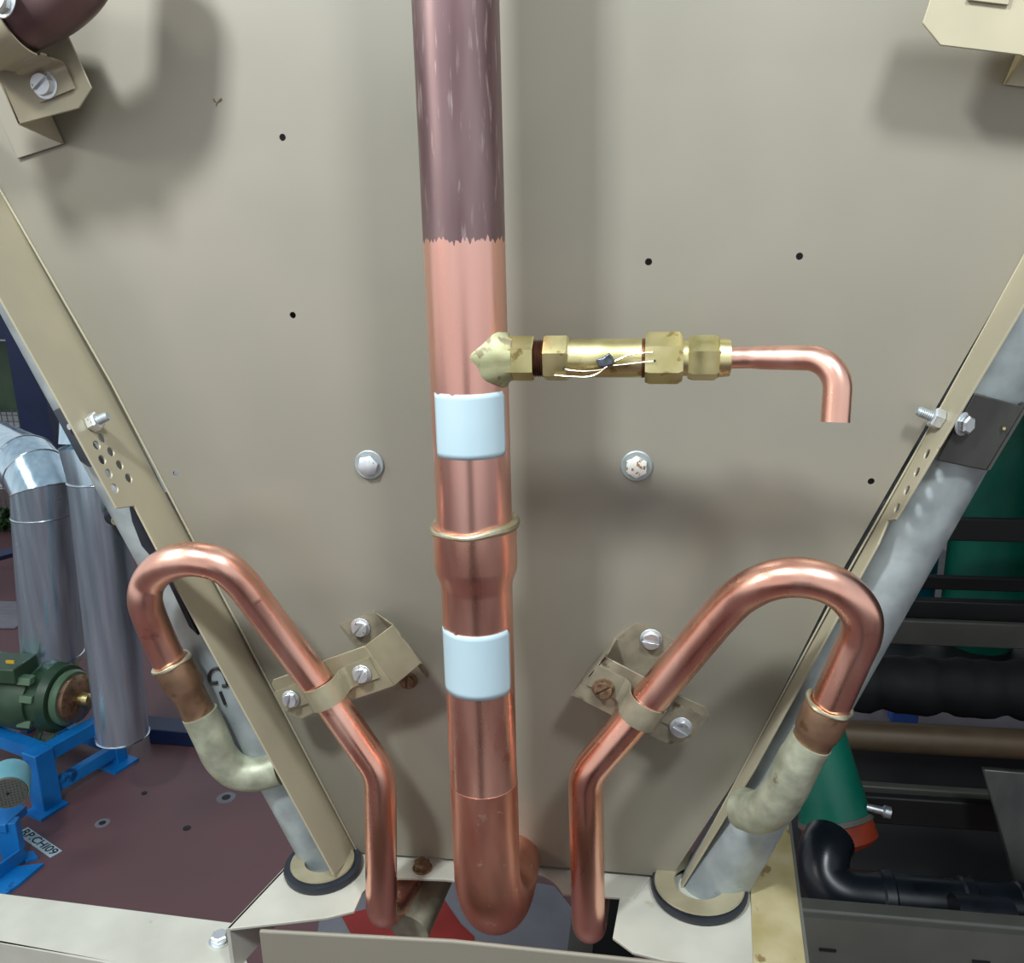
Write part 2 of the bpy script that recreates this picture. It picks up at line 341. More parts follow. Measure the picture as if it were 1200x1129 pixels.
# small pen mark on the panel
b = MB(); 
b.tube([at(250, 116, YP-.0004), at(252.5, 119.5, YP-.0004)], .0005, 5); b.tube(spline([at(253, 124, YP-.0004), at(254.5, 120, YP-.0004), at(258.5, 118, YP-.0004), at(259.5, 115.5, YP-.0004), at(256.5, 117.5, YP-.0004)]), .0005, 5)
plabel(b.build('pen_mark', RUST, panel), 'tiny dark pen scribble')
for x, y, rot, lab in [(433, 544.5, .2, 'zinc hex bolt and oval washer on the panel left of the riser, face scraped'), (746, 546, .5, 'paint-smeared hex bolt and grey washer on the panel right of the riser')]:
    p = at(x+0, y, YP); t = thing('panel_bolt', p, lab, 'bolt', 'bolts through the end panel')
    ax_ = Vector((0, -1, 0))
    MB().lathe(p, ax_, [(-.0005, .0136), (.0016, .0136), (.0022, .0128)], 36).build('washer', GALV, t)
    MB().hexa(p+ax_*.002, ax_, .0055, .0098, rot, .2).build('head', WHITEP if x > 600 else ZINC, t)

# flange bolts
def flange_bolt(px, py, side, length, lab):
    p, n = on_flange(px, py, side)
    if n.dot(Vector((-.15, .7, 1.4))-p) < 0: n = -n
    t = thing('flange_bolt', p, lab, 'bolt', 'bolts fixing the coil brackets to the flanges')
    MB().hexa(p+n*.0005, n, .0085, .0085, .3, .15).build('nut', ZINC, t)
    g = MB(); prof = [(0, .0042)]
    k = 0
    while k*.0008 < length: prof += [(.0085+k*.0008, .0042 if k % 2 else .0036)]; k += 1
    g.lathe(p, n, prof+[(.0085+length+.001, .003)], 16).build('threaded_shank', GALV, t)
    if side == 0: MB().hexa(p-n*.012, n, .0065, .0085, .1, .15).build('head', ZINC, t)
    return t, p, n
flange_bolt(106, 497, 0, .010, 'zinc nut and threaded bolt on the left flange above the perforations')
flange_bolt(1104, 493, 1, .012, 'zinc nut and threaded bolt on the right flange beside the black bracket')

# ------------------------------------------------------------------ headers
def header(name, p_bot, p_top, Y0, Y1, r, lab):
    a = at(*p_bot, Y0); b = at(*p_top, Y1)
    t = thing(name, a, lab, 'pipe', 'galvanised coil header pipes')
    MB().tube([a+(b-a)*(k/12*1.02-.02) for k in range(13)], r, 40).build('pipe', GALV, t)
    return t, a, b
YHL = atz(388, 1014, ZD).y; YHR = atz(824, 1054, ZD).y
hl, hla, hlb = header('header_pipe', (384, 1010), (-42, 221), .752, .770, .0238, 'slanting galvanised header pipe behind the left flange, with a black marker scrawl')
hr, hra, hrb = header('header_pipe', (831, 1048), (1276, 236), .765, .792, .0315, 'slanting galvanised header pipe beyond the right flange')
def ring_gasket(c, axis, ri, ro, h, m, name, parent):
    a = Vector(axis).normalized(); u, v = perp(a); b = MB(); n = 40
    prof = [(ri, 0), (ro, 0), (ro*1.02, h*.5), (ro, h), (ri, h)]
    for k in range(n):
        d = u*math.cos(2*math.pi*k/n)+v*math.sin(2*math.pi*k/n)
        b.v += [c+d*r+a*z for r, z in prof]
    for k in range(n):
        for j in range(5): b.f.append((k*5+j, k*5+(j+1) % 5, ((k+1) % n)*5+(j+1) % 5, ((k+1) % n)*5+j))
    return b.build(name, m, parent)
for side, (cxp, cyp), rr, ww in ((0, (379, 1019), .030, 1.28), (1, (819, 1045), .040, 1.14)):
    c = atz(cxp, cyp, ZD); t = thing('pipe_grommet', c, ['black rubber grommet round the foot of the left header pipe', 'black rubber grommet round the foot of the right header pipe'][side], 'grommet', 'rubber grommets in the deck')
    g = ring_gasket(Vector((c.x, c.y, c.z+.001)), (0, 0, 1), rr*.7, rr*ww, .007, BLACK, 'rubber_ring', t)
    ring_gasket(Vector((c.x, c.y, c.z+.008)), (0, 0, 1), rr*.60, rr*1.06, .003, BRKT, 'sealant_bead', t)

# header branch elbows that receive the U bends
b = MB().tube(spline([at(234, 836, .716), at(247, 863, .717), at(259, 888, .720), at(277, 904, .724), at(300, 907, .729), at(326, 900, .735)], 6), [.0170]*31, 28)
plabel(b.build('branch_elbow', GALV_G, hl), 'greenish weathered elbow stub')
b = MB().lathe(hla+(hlb-hla)*.165, (hlb-hla), [(0, .0244), (.004, .0254), (.007, .0244)], 36); b.build('weld_bead', SOLDER, hl)
b = MB().tube(spline([at(951, 868, .676), at(936, 893, .678), at(922, 922, .682), at(906, 944, .690), at(888, 952, .702), at(872, 948, .718)], 6), [.0172]*5+[.018]*10+[.0185]*16, 28)
o = b.build('branch_elbow', GALV_G, hr); plabel(o, 'weathered elbow stub with flux runs')
# marker scrawl on left header
def on_cyl(x, y, a, bb, r):
    d = (bb-a).normalized(); R = ray(x, y).normalized(); w0 = EYE-a
    Rp = R-d*R.dot(d); wp = w0-d*w0.dot(d); A = Rp.dot(Rp); B = 2*Rp.dot(wp); C = wp.dot(wp)-r*r; D = B*B-4*A*C
    if D < 0: D = 0
    return EYE+R*((-B-math.sqrt(D))/(2*A))
b = MB()
for st in ([(255, 800), (247, 800), (245, 792), (249, 785), (257, 784), (263, 792), (266, 803), (260, 804)], [(258, 811), (260, 816)], [(260, 816), (264, 826)]):
    b.tube(spline([on_cyl(x, y, hla, hlb, .0248) for x, y in st], 5), .0015, 6)
plabel(b.build('marker_scrawl', INK, hl), 'black marker scrawl')

# black steel coil brackets wrapping the headers
t = thing('coil_bracket', at(1110, 545, .76), 'black folded steel bracket wrapped round the right header pipe', 'bracket')
pts = [(1141, 461), (1198, 476), (1200, 480), (1156, 551), (1146, 549), (1098, 539)]
A = at(1142, 461, .738); B = at(1201, 477, .745); C = at(1156, 552, .745); D = at(1098, 540, .738)
b = MB().prism([A, B, C, D], (0, .003, 0)); n_ = (B-A).normalized()
b.build('front_plate', DSTEEL, t, bevel=.001)
MB().prism([B, C, C+Vector((.004, .07, 0)), B+Vector((.004, .07, 0))], (.003, 0, .001)).build('side_plate', DSTEEL, t)
screw(t, at(1128, 497, .7375), (.55, -.8, 0), .0082, name='bolt_head', h=.006, slot=False)
b = MB().lathe(at(1176, 502, .742), (0, -1, 0), [(0, .0015), (.0015, .0013)], 10); b.build('rivet', BRASS, t)
t = thing('coil_bracket', at(85, 520, .76), 'dark edge-on steel bracket behind the left flange near its bolt', 'bracket')
MB().prism([at(61, 482, .728), at(70, 476, .732), at(110, 545, .732), at(103, 548, .728), at(93, 541, .728)], (.010, .002, 0)).build('front_plate', BLACK, t, bevel=.001)
MB().lathe(at(83, 500, .727), (-.3, -1, 0), [(0, .003), (.002, .0028)], 12).build('bolt_head', ZINC, t)
tag(MB().prism([at(150, 586, .727), at(160, 590, .727), at(183, 641, .727), at(212, 702, .727), at(232, 745, .727), at(222, 735, .727), at(190, 668, .727), at(166, 640, .727), at(155, 612, .727)], (0, .004, 0)).build('sealing_strip', BLACK), 'black foam sealing strip beside the left flange edge', 'strip')

# ------------------------------------------------------------------ main riser
YR = .665; rx = at(557, 640, YR).x; RR = .0300
zz = lambda y: at(560, y, YR-RR*.9).z
z_ring = zz(630); z_cup = zz(690); z_top = 2.35; zb = zz(281)
riser = thing('riser_pipe', Vector((rx, YR, zz(1090))), 'thick vertical copper riser pipe, tarnished above and bright below', 'pipe')
RM = riser_mat(zb)
z_el = zz(1052)
top = [Vector((rx, YR, z_ring+(z_top-z_ring)*k/10)) for k in range(11)]
plabel(MB().tube(top[::-1], RR, 56).build('upper_tube', RM, riser), 'upper copper length, purple-brown above a ragged line')
RL = .0290
zs = [(z_ring+.002, RR+.0036), (z_cup+.012, RR+.0036), (z_cup+.006, RR+.003), (z_cup-.004, RL+.0005), (z_cup-.010, RL), (zz(935)+.001, RL), (zz(935), RL+.0003)]
MB().tube([Vector((rx, YR, z)) for z, r in zs], [r for z, r in zs], 56).build('coupling_tube', COPPER, riser)
c0 = Vector((rx, YR, zz(935))); rb = .055; el = [c0, Vector((rx, YR, z_el))]
for k in range(1, 15):
    a = math.radians(90*k/14); el.append(Vector((rx+.006*(k/14), YR+rb*(1-math.cos(a)), z_el-rb*math.sin(a))))
el.append(el[-1]+Vector((.004, .16, 0)))
o = MB().tube(el, RL+.0004, 56).build('elbow', COPPER_W, riser); plabel(o, 'scuffed elbow turning back under the deck')
# silver braze ring, slightly wavy
b = MB(); n = 60; rw = []
for k in range(n+1):
    a = 2*math.pi*k/n; r = RR+.0022+.0005*math.sin(3*a)
    rw.append(Vector((rx+r*math.cos(a), YR+r*math.sin(a), z_ring+.0010+.0026*math.cos(a)+.0006*math.sin(5*a))))
b.tube(rw, [.0033+.0011*math.sin(2*2*math.pi*k/n+2) for k in range(n+1)], 10, cap=False).build('braze_ring', SOLDER, riser)
def sticker(y0, y1, xl, xr, R, lab):
    b = MB(); n = 24
    def ang(px, y):
        q = on_cyl(px, y, Vector((rx, YR, 1)), Vector((rx, YR, 2)), R); return math.atan2(q.y-YR, q.x-rx)
    ym = (y0+y1)/2; a0, a1 = ang(xl, ym), ang(xr, ym); z0, z1 = at(555, y0, YR-R).z, at(555, y1, YR-R).z
    m_ = 12; cr = .006
    for i in range(m_+1):
        for k in range(n+1):
            u = k/n; v = i/m_; a = a0+(a1-a0)*u
            z = z0+(z1-z0)*v
            if i == 0 and k in (1, 2, 7): z -= .0012
            b.v.append(Vector((rx+math.cos(a)*R, YR+math.sin(a)*R, z)))
    for i in range(m_):
        for k in range(n):
            if (i in (0, m_-1)) and k == n-1: 
                q = i*(n+1)+k
                b.f.append((q, q+1, q+n+1) if i == m_-1 else (q, q+n+2, q+n+1)); continue
            q = i*(n+1)+k; b.f.append((q, q+1, q+n+2, q+n+1))
    o = b.build('blank_sticker', STICK, riser); plabel(o, lab)
    md = o.modifiers.new('s', 'SOLIDIFY'); md.thickness = .0005; md.offset = 0
sticker(463, 540, 511, 592, RR+.0005, 'blank white sticker above the braze ring')
sticker(747, 822, 521, 598, RL+.0006, 'blank white sticker below the coupling')
# brazed hex socket
YV = YR-.009
zv = at(700, 420, YV).z; vx = Vector((1, 0, 0))
V0 = lambda px: Vector((at(px, 420, YV).x, YV, zv))
MB().hexa(V0(578), vx, (V0(626)-V0(578)).x, .0166, .52, .04).build('hex_socket', BRASS, riser)
b = MB(); nk = 40; xf = V0(600).x
for f, rad in ((0, .0205), (.08, .0200), (.35, .0172), (.7, .0158), (1, .0150)):
    for k in range(nk):
        a = 2*math.pi*k/nk; wob = 1+.05*math.sin(3*a+1)+.03*math.sin(7*a); yo = rad*wob*math.cos(a)+YV-YR; zq = rad*wob*math.sin(a)
        yc = max(-RR*.995, min(RR*.995, yo)); xx = rx+math.sqrt(RR*RR-yc*yc)+(.0 if f == 0 else .0012)
        b.v.append(Vector((xx*(1-f)+(xf+.001)*f, YR+yo*1.0-(.0 if f == 0 else .0012)*max(0, -math.cos(a)), zv+zq)))
for i in range(4):
    for k in range(nk): b.f.append((i*nk+k, i*nk+(k+1) % nk, (i+1)*nk+(k+1) % nk, (i+1)*nk+k))
b.f.append(tuple(range(nk))); b.f.append(tuple(range(4*nk, 5*nk)))
plabel(b.build('braze_fillet', SOLDER_G, riser), 'pale green braze fillet')

# ------------------------------------------------------------------ relief valve
val = thing('relief_valve', V0(638), 'brass relief valve screwed into the socket, wire-sealed', 'valve')
prof = []; x0, x1 = 624, 640; L_ = (V0(x1)-V0(x0)).x
prof = [(L_*k/12, .0138 if k % 2 else .0122) for k in range(13)]
plabel(MB().lathe(V0(x0), vx, prof).build('threaded_nipple', BRASS_D, val), 'dark threaded nipple')
MB().hexa(V0(638), vx, (V0(667)-V0(638)).x, .0172, .70, .08).build('inlet_hex', BRASS, val)
MB().lathe(V0(666), vx, [(0, .0140), ((V0(752)-V0(666)).x, .0140)], 40).build('valve_body', BRASS, val)
plabel(MB().lathe(V0(751), vx, [(0, .0136), (.0015, .0143), (.004, .0136)], 40).build('copper_gasket', BRASS_D, val), 'dark gasket ring')
MB().hexa(V0(756), vx, (V0(800)-V0(756)).x, .0188, .45, .12).build('cap_hex', BRASS, val)
MB().lathe(V0(799), vx, [(0, .0130), ((V0(807)-V0(799)).x, .0130)], 30).build('neck', BRASS, val)
fy = YV-.0148
def V3(x, y, dy=0): return at(x, y, fy-dy)
b = MB()
b.tube(spline([V3(662, 433, .001), V3(672, 434.5, .002), V3(690, 435, .003), V3(706, 433, .002), V3(716, 429, .002), V3(730, 427.5, .001), V3(750, 425, .002), V3(767, 423.5, .003)]), .00055, 6)
b.tube(spline([V3(650, 440, 0), V3(672, 441.5, .002), V3(690, 441.5, .003), V3(702, 437, .003), V3(711, 430, .003), V3(722, 423, .001), V3(738, 416, .001), V3(752, 414, .002), V3(765, 413, .003)]), .00055, 6)
sw = b.build('seal_wire', WIRE, val)
b = MB().prism([V3(698, 421, .004), V3(706, 419.5, .004), V3(714, 413.5, .004), V3(718, 419, .004), V3(720, 427, .004), V3(711, 430, .004), V3(701, 431, .004)], (0, .004, 0))
plabel(b.build('lead_seal', LEAD, sw, bevel=.001), 'crumpled lead seal')
for x, y in [(661, 432), (767, 423)]:
    MB().lathe(at(x, y, YV-.0172), (0, -1, 0), [(0, .0009), (.002, .0008)], 8).build('wire_hole', INK, val)
# vent tail
tail = thing('vent_tail', V0(843), 'slim copper vent pipe bent downwards out of the brass flare nut', 'pipe')
MB().hexa(V0(806), vx, (V0(844)-V0(806)).x, .0166, .62, .16).build('flare_nut', BRASS, tail)
MB().lathe(V0(842), vx, [(0, .0140), (.008, .0132), ((V0(856)-V0(842)).x, .0120)], 30).build('nut_collar', BRASS, tail)
p = fillet([V0(850), at(880, 419, YV), at(984, 420, YV-.026), at(979, 495, YV-.034)], [.06, .034], 14); p = p[:1]+[p[0]+(p[1]-p[0])*.5]+p[1:]
n = len(p); rr = []
for i, q in enumerate(p):
    t_ = max(0, min(1, (i/(n-1)-.30)/.5)); rr.append(.0078+.0018*t_)
MB().tube(p, rr, 28, hollow=.86).build('bent_tube', COPPER, tail)

# ------------------------------------------------------------------ U bends
def ubend(pts, r, lab):
    t = thing('return_bend', at(*pts[0]), lab, 'pipe', 'copper return bends from the coil headers')
    return t
UR = .0152
# left
ul = ubend([(446, 1070, .70)], UR, 'left copper pipe with a hairpin bend, dropping beside the riser')
base = at(446, 1062, .70)
back = [base+Vector((.02, .10, -.018)), base+Vector((.006, .03, -.020))]
straight = fillet([back[0], base+Vector((0, 0, -.018)), at(445.5, 905, .705), at(386, 820, .7085), at(300, 705, .700)], [.02, .045, .2], 8)
arc = spline([at(300, 705, .700), at(284, 684, .695), at(263, 665, .688), at(240, 657, .684), at(217, 656, .684), at(192, 664, .688), at(175, 681, .694), at(170, 703, .694), at(178, 730, .702), at(197, 772, .710), at(200, 779, .711)], 6)
MB().tube(straight+arc[1:], UR, 32).build('tube', COPPER, ul)
def collar(t, a, bmid, c, r0, r1, m):
    d = (c-a).normalized(); L1 = (bmid-a).length; L2 = (c-a).length
    MB().lathe(a, d, [(0, r0*.98), (.002, r0), (L1-.003, r0), (L1+.002, r0*.94), (L1+.005, r1), (L2, r1)], 32).build('coupling', m, t)
    b = MB(); u, v = perp(d); P = [a+(u*math.cos(x)+v*math.sin(x))*(r0-.001)+d*.0008*math.sin(2*x) for x in [2*math.pi*k/36 for k in range(37)]]
    b.tube(P, [.0020+.0006*math.sin(k*.9) for k in range(37)], 8, cap=False); plabel(b.build('braze_ring', SOLDER, t), 'pale braze ring')
collar(ul, at(201, 776, .711), at(214, 806, .714), at(234, 838, .717), .0186, .0158, COPPER_B)
# right
ur = ubend([(690, 1080, .70)], UR, 'right copper pipe with a hairpin bend, dropping beside the riser')
base = at(690, 1078, .70)
straight = fillet([base+Vector((.004, .10, -.018)), base+Vector((0, 0, -.018)), at(686, 908, .700), at(752, 831, .7055), at(838, 728, .692)], [.02, .040, .2], 8)
arc = spline([at(838, 728, .692), at(862, 703, .686), at(885, 688, .678), at(910, 679, .672), at(938, 677, .668), at(968, 683, .666), at(993, 698, .666), at(1009, 721, .668), at(1009, 745, .670), at(999, 768, .672), at(974, 824, .674), at(972, 828, .674)], 6)
MB().tube(straight+arc[1:], UR+.0005, 32).build('tube', COPPER, ur)
collar(ur, at(972, 826, .674), at(957, 857, .675), at(946, 880, .677), .0186, .0162, COPPER_B)

# ------------------------------------------------------------------ brackets and saddle clamps
T = .002
def strap(t, L, R_, C, Yt, r, hw, m, ears=True):
    """saddle strap from ear L to ear R_ bridging the pipe centred at C (pixels, on plane Yt)"""
    l, q, c = at(*L, Yt), at(*R_, Yt), at(*C, Yt-r); c = Vector((c.x, Yt, c.z)); e = (q-l).normalized(); pd = e.cross(Vector((0, -1, 0))); out = Vector((0, -1, 0))
    sL = (l-c).dot(e); sR = (q-c).dot(e); off = (l-c).dot(pd)*.5+(q-c).dot(pd)*.5
    prof = [(sL, 0), (-r-.006, 0), (-r-.003, .002), (-r-.0008, .006)]
    for k in range(13):
        a = math.pi-math.pi*k/12; prof.append(((r+.0008)*math.cos(a), r+.001+(r+.0008)*math.sin(a)*1.0))
    prof += [(r+.0008, .006), (r+.003, .002), (r+.006, 0), (sR, 0)]
    b = MB(); n = len(prof); th = .0016
    nor = []
    for i in range(n):
        a = Vector(prof[min(i+1, n-1)]); d = a-Vector(prof[max(i-1, 0)]); d.normalize(); nor.append((-d.y, d.x))
    for s in (-hw, hw):
        for i, (u, h) in enumerate(prof):
            b.v.append(c+e*u+out*(h+.0002)+pd*s); b.v.append(c+e*(u+nor[i][0]*th)+out*(h+.0002+nor[i][1]*th)+pd*s)
    N2 = 2*n
    for i in range(n-1):
        a = 2*i
        b.f += [(a, a+2, a+2+N2, a+N2), (a+1, a+1+N2, a+3+N2, a+3), (a, a+1, a+3, a+2), (a+N2, a+2+N2, a+3+N2, a+1+N2)]
    b.f += [(0, N2, N2+1, 1), (2*n-2, 2*n-1, 2*n-1+N2, 2*n-2+N2)]
    b.build('strap', m, t)
    return c, e, pd
# left bracket
YT = .7200
bl = thing('pipe_bracket', at(450, 765, YP), 'beige folded bracket on the panel carrying the left copper pipe', 'bracket', 'folded pipe brackets')
MB().prism([at(x, y, YP-.0025) for x, y in [(399, 732), (439, 717), (501, 795), (461, 811)]], (0, .0022, 0)).build('base_plate', BRKT_D, bl)
wb = [at(460, 733, YT-.001), at(493, 778, YT-.001)]
MB().prism([wb[0], wb[1], at(500, 795, YP-.002), at(440, 719, YP-.002)], (.0012, 0, .0008)).build('web', BRKT_D, bl)
MB().prism([at(427.5, 757.5, YT+.004), at(462.5, 804, YT+.004), at(493, 778, YT-.001), at(460, 733, YT-.001)], (0, T, 0)).build('sloped_plate', BRKT, bl, bevel=.0005)
MB().prism([at(x, y, YT+.004) for x, y in [(427.5, 757.5), (382, 773.5), (337, 791), (320, 797), (318, 803), (340, 838), (354, 843), (371, 834), (410, 822), (462.5, 804)]], (0, T, 0)).build('top_plate', BRKT, bl, bevel=.0005)
screw(bl, at(422.5, 735.5, YP-.003), (0, -1, 0), .0086, ang=.5); plabel(screw(bl, at(478, 797.5, YP-.003), (0, -1, 0), .0080, True, ang=1.1), 'corroded screw')
cl = thing('saddle_clamp', at(384, 803, YT), 'beige saddle clamp strapping the left copper pipe to its bracket', 'clamp', 'saddle clamps on the copper pipes')
strap(cl, (329, 824), (440, 784), (381, 810), YT+.004, UR+.0002, .0108, BRKT)
screw(cl, at(341, 819, YT+.0015), (0, -1, 0), .0076, ang=.9); screw(cl, at(424, 790, YT+.0015), (0, -1, 0), .0080, ang=.7)
# right bracket
br = thing('pipe_bracket', at(750, 780, YP), 'grimy beige folded bracket on the panel carrying the right copper pipe', 'bracket', 'folded pipe brackets')
MB().prism([at(x, y, YP-.0025) for x, y in [(720, 748), (746, 730), (796, 753), (766, 800), (700, 775)]], (0, .0022, 0)).build('base_plate', BRKT_D, br)
YB = YT+.002
MB().prism([at(709, 770, YB), at(669, 815, YB), at(688, 786, YP-.002), at(721, 748, YP-.002)], (.0012, 0, -.0008)).build('web', BRKT_D, br)
MB().prism([at(x, y, YB) for x, y in [(709, 770), (755, 794), (796, 815.5), (826, 829), (832, 840), (808, 869), (785, 873), (766, 865), (717, 839), (669, 815)]], (0, T, 0)).build('top_plate', BRKT_D, br, bevel=.0005)
plabel(screw(br, at(763, 749.5, YP-.003), (0, -1, 0), .0090, ang=-.5), 'bright slotted screw')
cr = thing('saddle_clamp', at(750, 830, YT), 'beige saddle clamp strapping the right copper pipe to its bracket', 'clamp', 'saddle clamps on the copper pipes')
strap(cr, (690, 797), (813, 857), (753, 830), YB, UR+.0007, .0110, BRKT_D)
plabel(screw(cr, at(707, 807, YB-.002), (0, -1, 0), .0088, True, ang=.2), 'rusted screw'); screw(cr, at(798, 852.5, YB-.002), (0, -1, 0), .0088, ang=-.9)

# top left: tarnished pipe, clamp, bracket
YTL = .707
b1 = thing('pipe_bracket', at(40, 120, YP), 'clipped-corner beige bracket in the upper left corner under a tarnished pipe', 'bracket')
MB().prism([at(x, y, YTL) for x, y in [(-60, -40), (46, -25), (76, 34), (107, 103), (92, 127), (21, 146), (0, 94)]], (0, T, 0)).build('top_plate', PAINT_G, b1, bevel=.0006)
MB().prism([at(21, 146, YTL), at(-60, -40, YTL), at(0, 6, YP-.002), at(73, 169, YP-.002)], (.002, 0, 0)).build('web', PAINT_G, b1)
MB().prism([at(x, y, YP-.003) for x, y in [(73, 169), (20, 186), (4, 150), (-60, 0), (0, 0)]], (0, T, 0)).build('base_plate', PAINT, b1, bevel=.0005)
b2 = thing('saddle_clamp', at(20, 40, YTL), 'wide beige strap over the tarnished pipe in the upper left corner', 'clamp')
pc = [at(-70, 58, .672), at(-20, 34, .672), at(25, 14, .672), at(62, -6, .672), at(88, -36, .672), at(95, -80, .672), at(95, -160, .672)]
pd = (pc[2]-pc[1]).normalized(); RO = .0265
tp = thing('suction_bend', pc[0], 'dark tarnished copper pipe bend in the upper left corner', 'pipe')
MB().tube(spline(pc, 8), RO, 40).build('tube', OXID, tp)
# strap: half ring + ear going down to the bracket
u, v = perp(pd); b = MB()
c = at(4, 27, .672); down = (Vector((0, 0, -1))-pd*Vector((0, 0, -1)).dot(pd)).normalized(); outv = pd.cross(down); 
if outv.y > 0: outv = -outv
pr = []
for k in range(15):
    a = math.radians(100-190*k/14); pr.append(c+(-down*math.sin(a)+outv*math.cos(a))*(RO+.001))
cB = c+down*(RO+.001); pr += [Vector((cB.x, .690, cB.z)), Vector((cB.x, .7015, cB.z))+down*.0008, Vector((cB.x, .7048, cB.z))+down*.004, Vector((cB.x, .7050, cB.z))+down*.010, Vector((cB.x, .7050, cB.z))+down*.021]; earp = -pd*.006+Vector((cB.x, .7035, cB.z))+down*.011
pr = spline(pr, 3); hwv = pd*.0165; n = len(pr)
for i, q in enumerate(pr):
    tt = (pr[min(i+1, n-1)]-pr[max(i-1, 0)]).normalized(); nn = pd.cross(tt).normalized()*.0016
    if nn.y > 0: nn = -nn
    b.v += [q-hwv, q+hwv, q+hwv+nn, q-hwv+nn]
for i in range(n-1):
    for j in range(4): b.f.append((4*i+j, 4*i+(j+1) % 4, 4*i+4+(j+1) % 4, 4*i+4+j))
b.f += [(0, 1, 2, 3), (4*n-4, 4*n-3, 4*n-2, 4*n-1)]
b.build('strap', PAINT_G, b2)
screw(b2, earp, (0, -1, 0), .0092, name='bolt_head', ang=.3, h=.006)
screw(b2, at(6, 2, .640), (-.3, -1, .2), .010, name='bolt_head', ang=.3, h=.006)
# top right bracket
b3 = thing('pipe_bracket', at(1140, 60, YP), 'clipped-corner beige bracket in the upper right corner', 'bracket')
MB().prism([at(x, y, YTL) for x, y in [(1110, -60), (1081, 27), (1102, 53), (1200, 65), (1280, 74), (1300, -60)]], (0, T, 0)).build('top_plate', PAINT_G, b3, bevel=.0006)
MB().prism([at(1198, 65, YTL), at(1275, -70, YTL), at(1240, -60, YP-.002), at(1176, 99, YP-.002)], (.002, 0, 0)).build('web', YELL, b3)
MB().prism([at(x, y, YP-.003) for x, y in [(1176, 99), (1210, 103), (1260, 0), (1238, -40)]], (0, T, 0)).build('base_plate', PAINT_G, b3, bevel=.0005)
b4 = thing('saddle_clamp', at(1160, 2, YTL), 'clamp ear just showing on the upper right bracket', 'clamp')
MB().prism([at(x, y, YTL-.0026) for x, y in [(1134, 0), (1182, 6), (1200, -60), (1150, -70)]], (0, T, 0)).build('strap', PAINT_G, b4, bevel=.0005)
screw(b4, at(1165, -34, YTL-.003), (0, -1, 0), .0092, name='bolt_head', ang=.3, h=.006)

# ------------------------------------------------------------------ deck
deck = thing('base_deck', atz(600, 1020, ZD), 'beige sheet-metal base deck at the foot of the end panel', 'frame')
hole_cut = MB()
c = atz(606, 1060, ZD-.001); hole_cut.lathe(Vector((c.x, c.y-.0, ZD-.02)), (0, 0, 1), [(0, .046), (.04, .046)], 40)
Pdk = [(265, 1089), (342, 1008), (400, 985), (468, 985), (600, 990), (752, 1000), (764, 1027), (743, 1053), (648, 1047), (560, 1036), (522, 1031), (470, 1029), (440, 1030), (425, 1046), (415, 1068), (383, 1076)]
MB().prism([atz(x, y, ZD) for x, y in Pdk], (0, 0, -.003)).build('deck_plate', DECKM, deck, cut=hole_cut, smooth=False, bevel=.0006)
a, b_ = atz(265, 1089, ZD), atz(342, 1008, ZD)
MB().prism([a, b_, b_+Vector((0, 0, -.05)), a+Vector((0, 0, -.05))], (.003, .001, 0)).build('deck_skirt', DECKM, deck, smooth=False)
# right deck plate
MB().prism([atz(x, y, ZD-.001) for x, y in [(755, 1030), (726, 1054), (718, 1099), (741, 1116), (790, 1129), (800, 1150), (890, 1150), (886, 1100), (876, 1000), (850, 985)]], (0, 0, -.003)).build('deck_plate', DECKM, deck, smooth=False, bevel=.0006)
ch = MB().lathe(atz(903, 983, ZD)-Vector((0, 0, .03)), (0, 0, 1), [(0, .0042), (.06, .0042)], 16)
plabel(MB().prism([atz(x, y, ZD+.002) for x, y in [(884, 1150), (878, 1006), (886, 950), (921, 940), (947, 1150)]], (0, 0, -.004)).build('side_strip', YELL, deck, cut=ch, smooth=False, bevel=.0006), 'yellowish zinc-coated strip')
a = atz(921, 940, ZD+.001); b_ = atz(947, 1150, ZD+.001)
MB().prism([a, b_, b_+Vector((.0, 0, -.09)), a+Vector((.0, 0, -.09))], (.003, 0, 0)).build('deck_skirt', BEAM, deck, smooth=False)
tag(MB().lathe(atz(495, 1018, ZD), (0, 0, 1), [(0, .0100), (.001, .0102), (.0016, .0096)], 20).build('deck_bolt', RUST), 'brown rusted hex bolt on the deck strip beside the left copper pipe', 'bolt')
ob = bpy.data.objects['deck_bolt']; q = MB().hexa(atz(495, 1018, ZD)+Vector((0, 0, .001)), (0, 0, 1), .007, .0090, .3, .12).build('head', RUST, ob)
# stub behind left copper pipe, and inner pipe seen in the deck hole
tag(MB().tube([atz(480, 1062, .84)+Vector((0, -.01, -.02)), atz(488, 1052, .84)+Vector((.004, .02, -.01)), atz(492, 1048, .84)+Vector((.01, .08, -.005))], .022, 24).build('stub_pipe', GALV_G), 'grey-green pipe stub under the deck beside the left copper pipe', 'pipe')
tag(MB().prism([atz(x, y, .62) for x, y in [(706, 1040), (745, 1050), (742, 1135), (692, 1135)]], (0, 0, -.06)).build('under_beam', FOAM), 'black beam below the deck beside the foot of the right copper pipe', 'beam')
tag(MB().prism([atz(x, y, .60) for x, y in [(672, 1060), (700, 1062), (692, 1135), (662, 1135)]], (0, 0, -.06)).build('under_beam', BEAM), 'dark grey beam below the deck directly under the right copper pipe', 'beam')
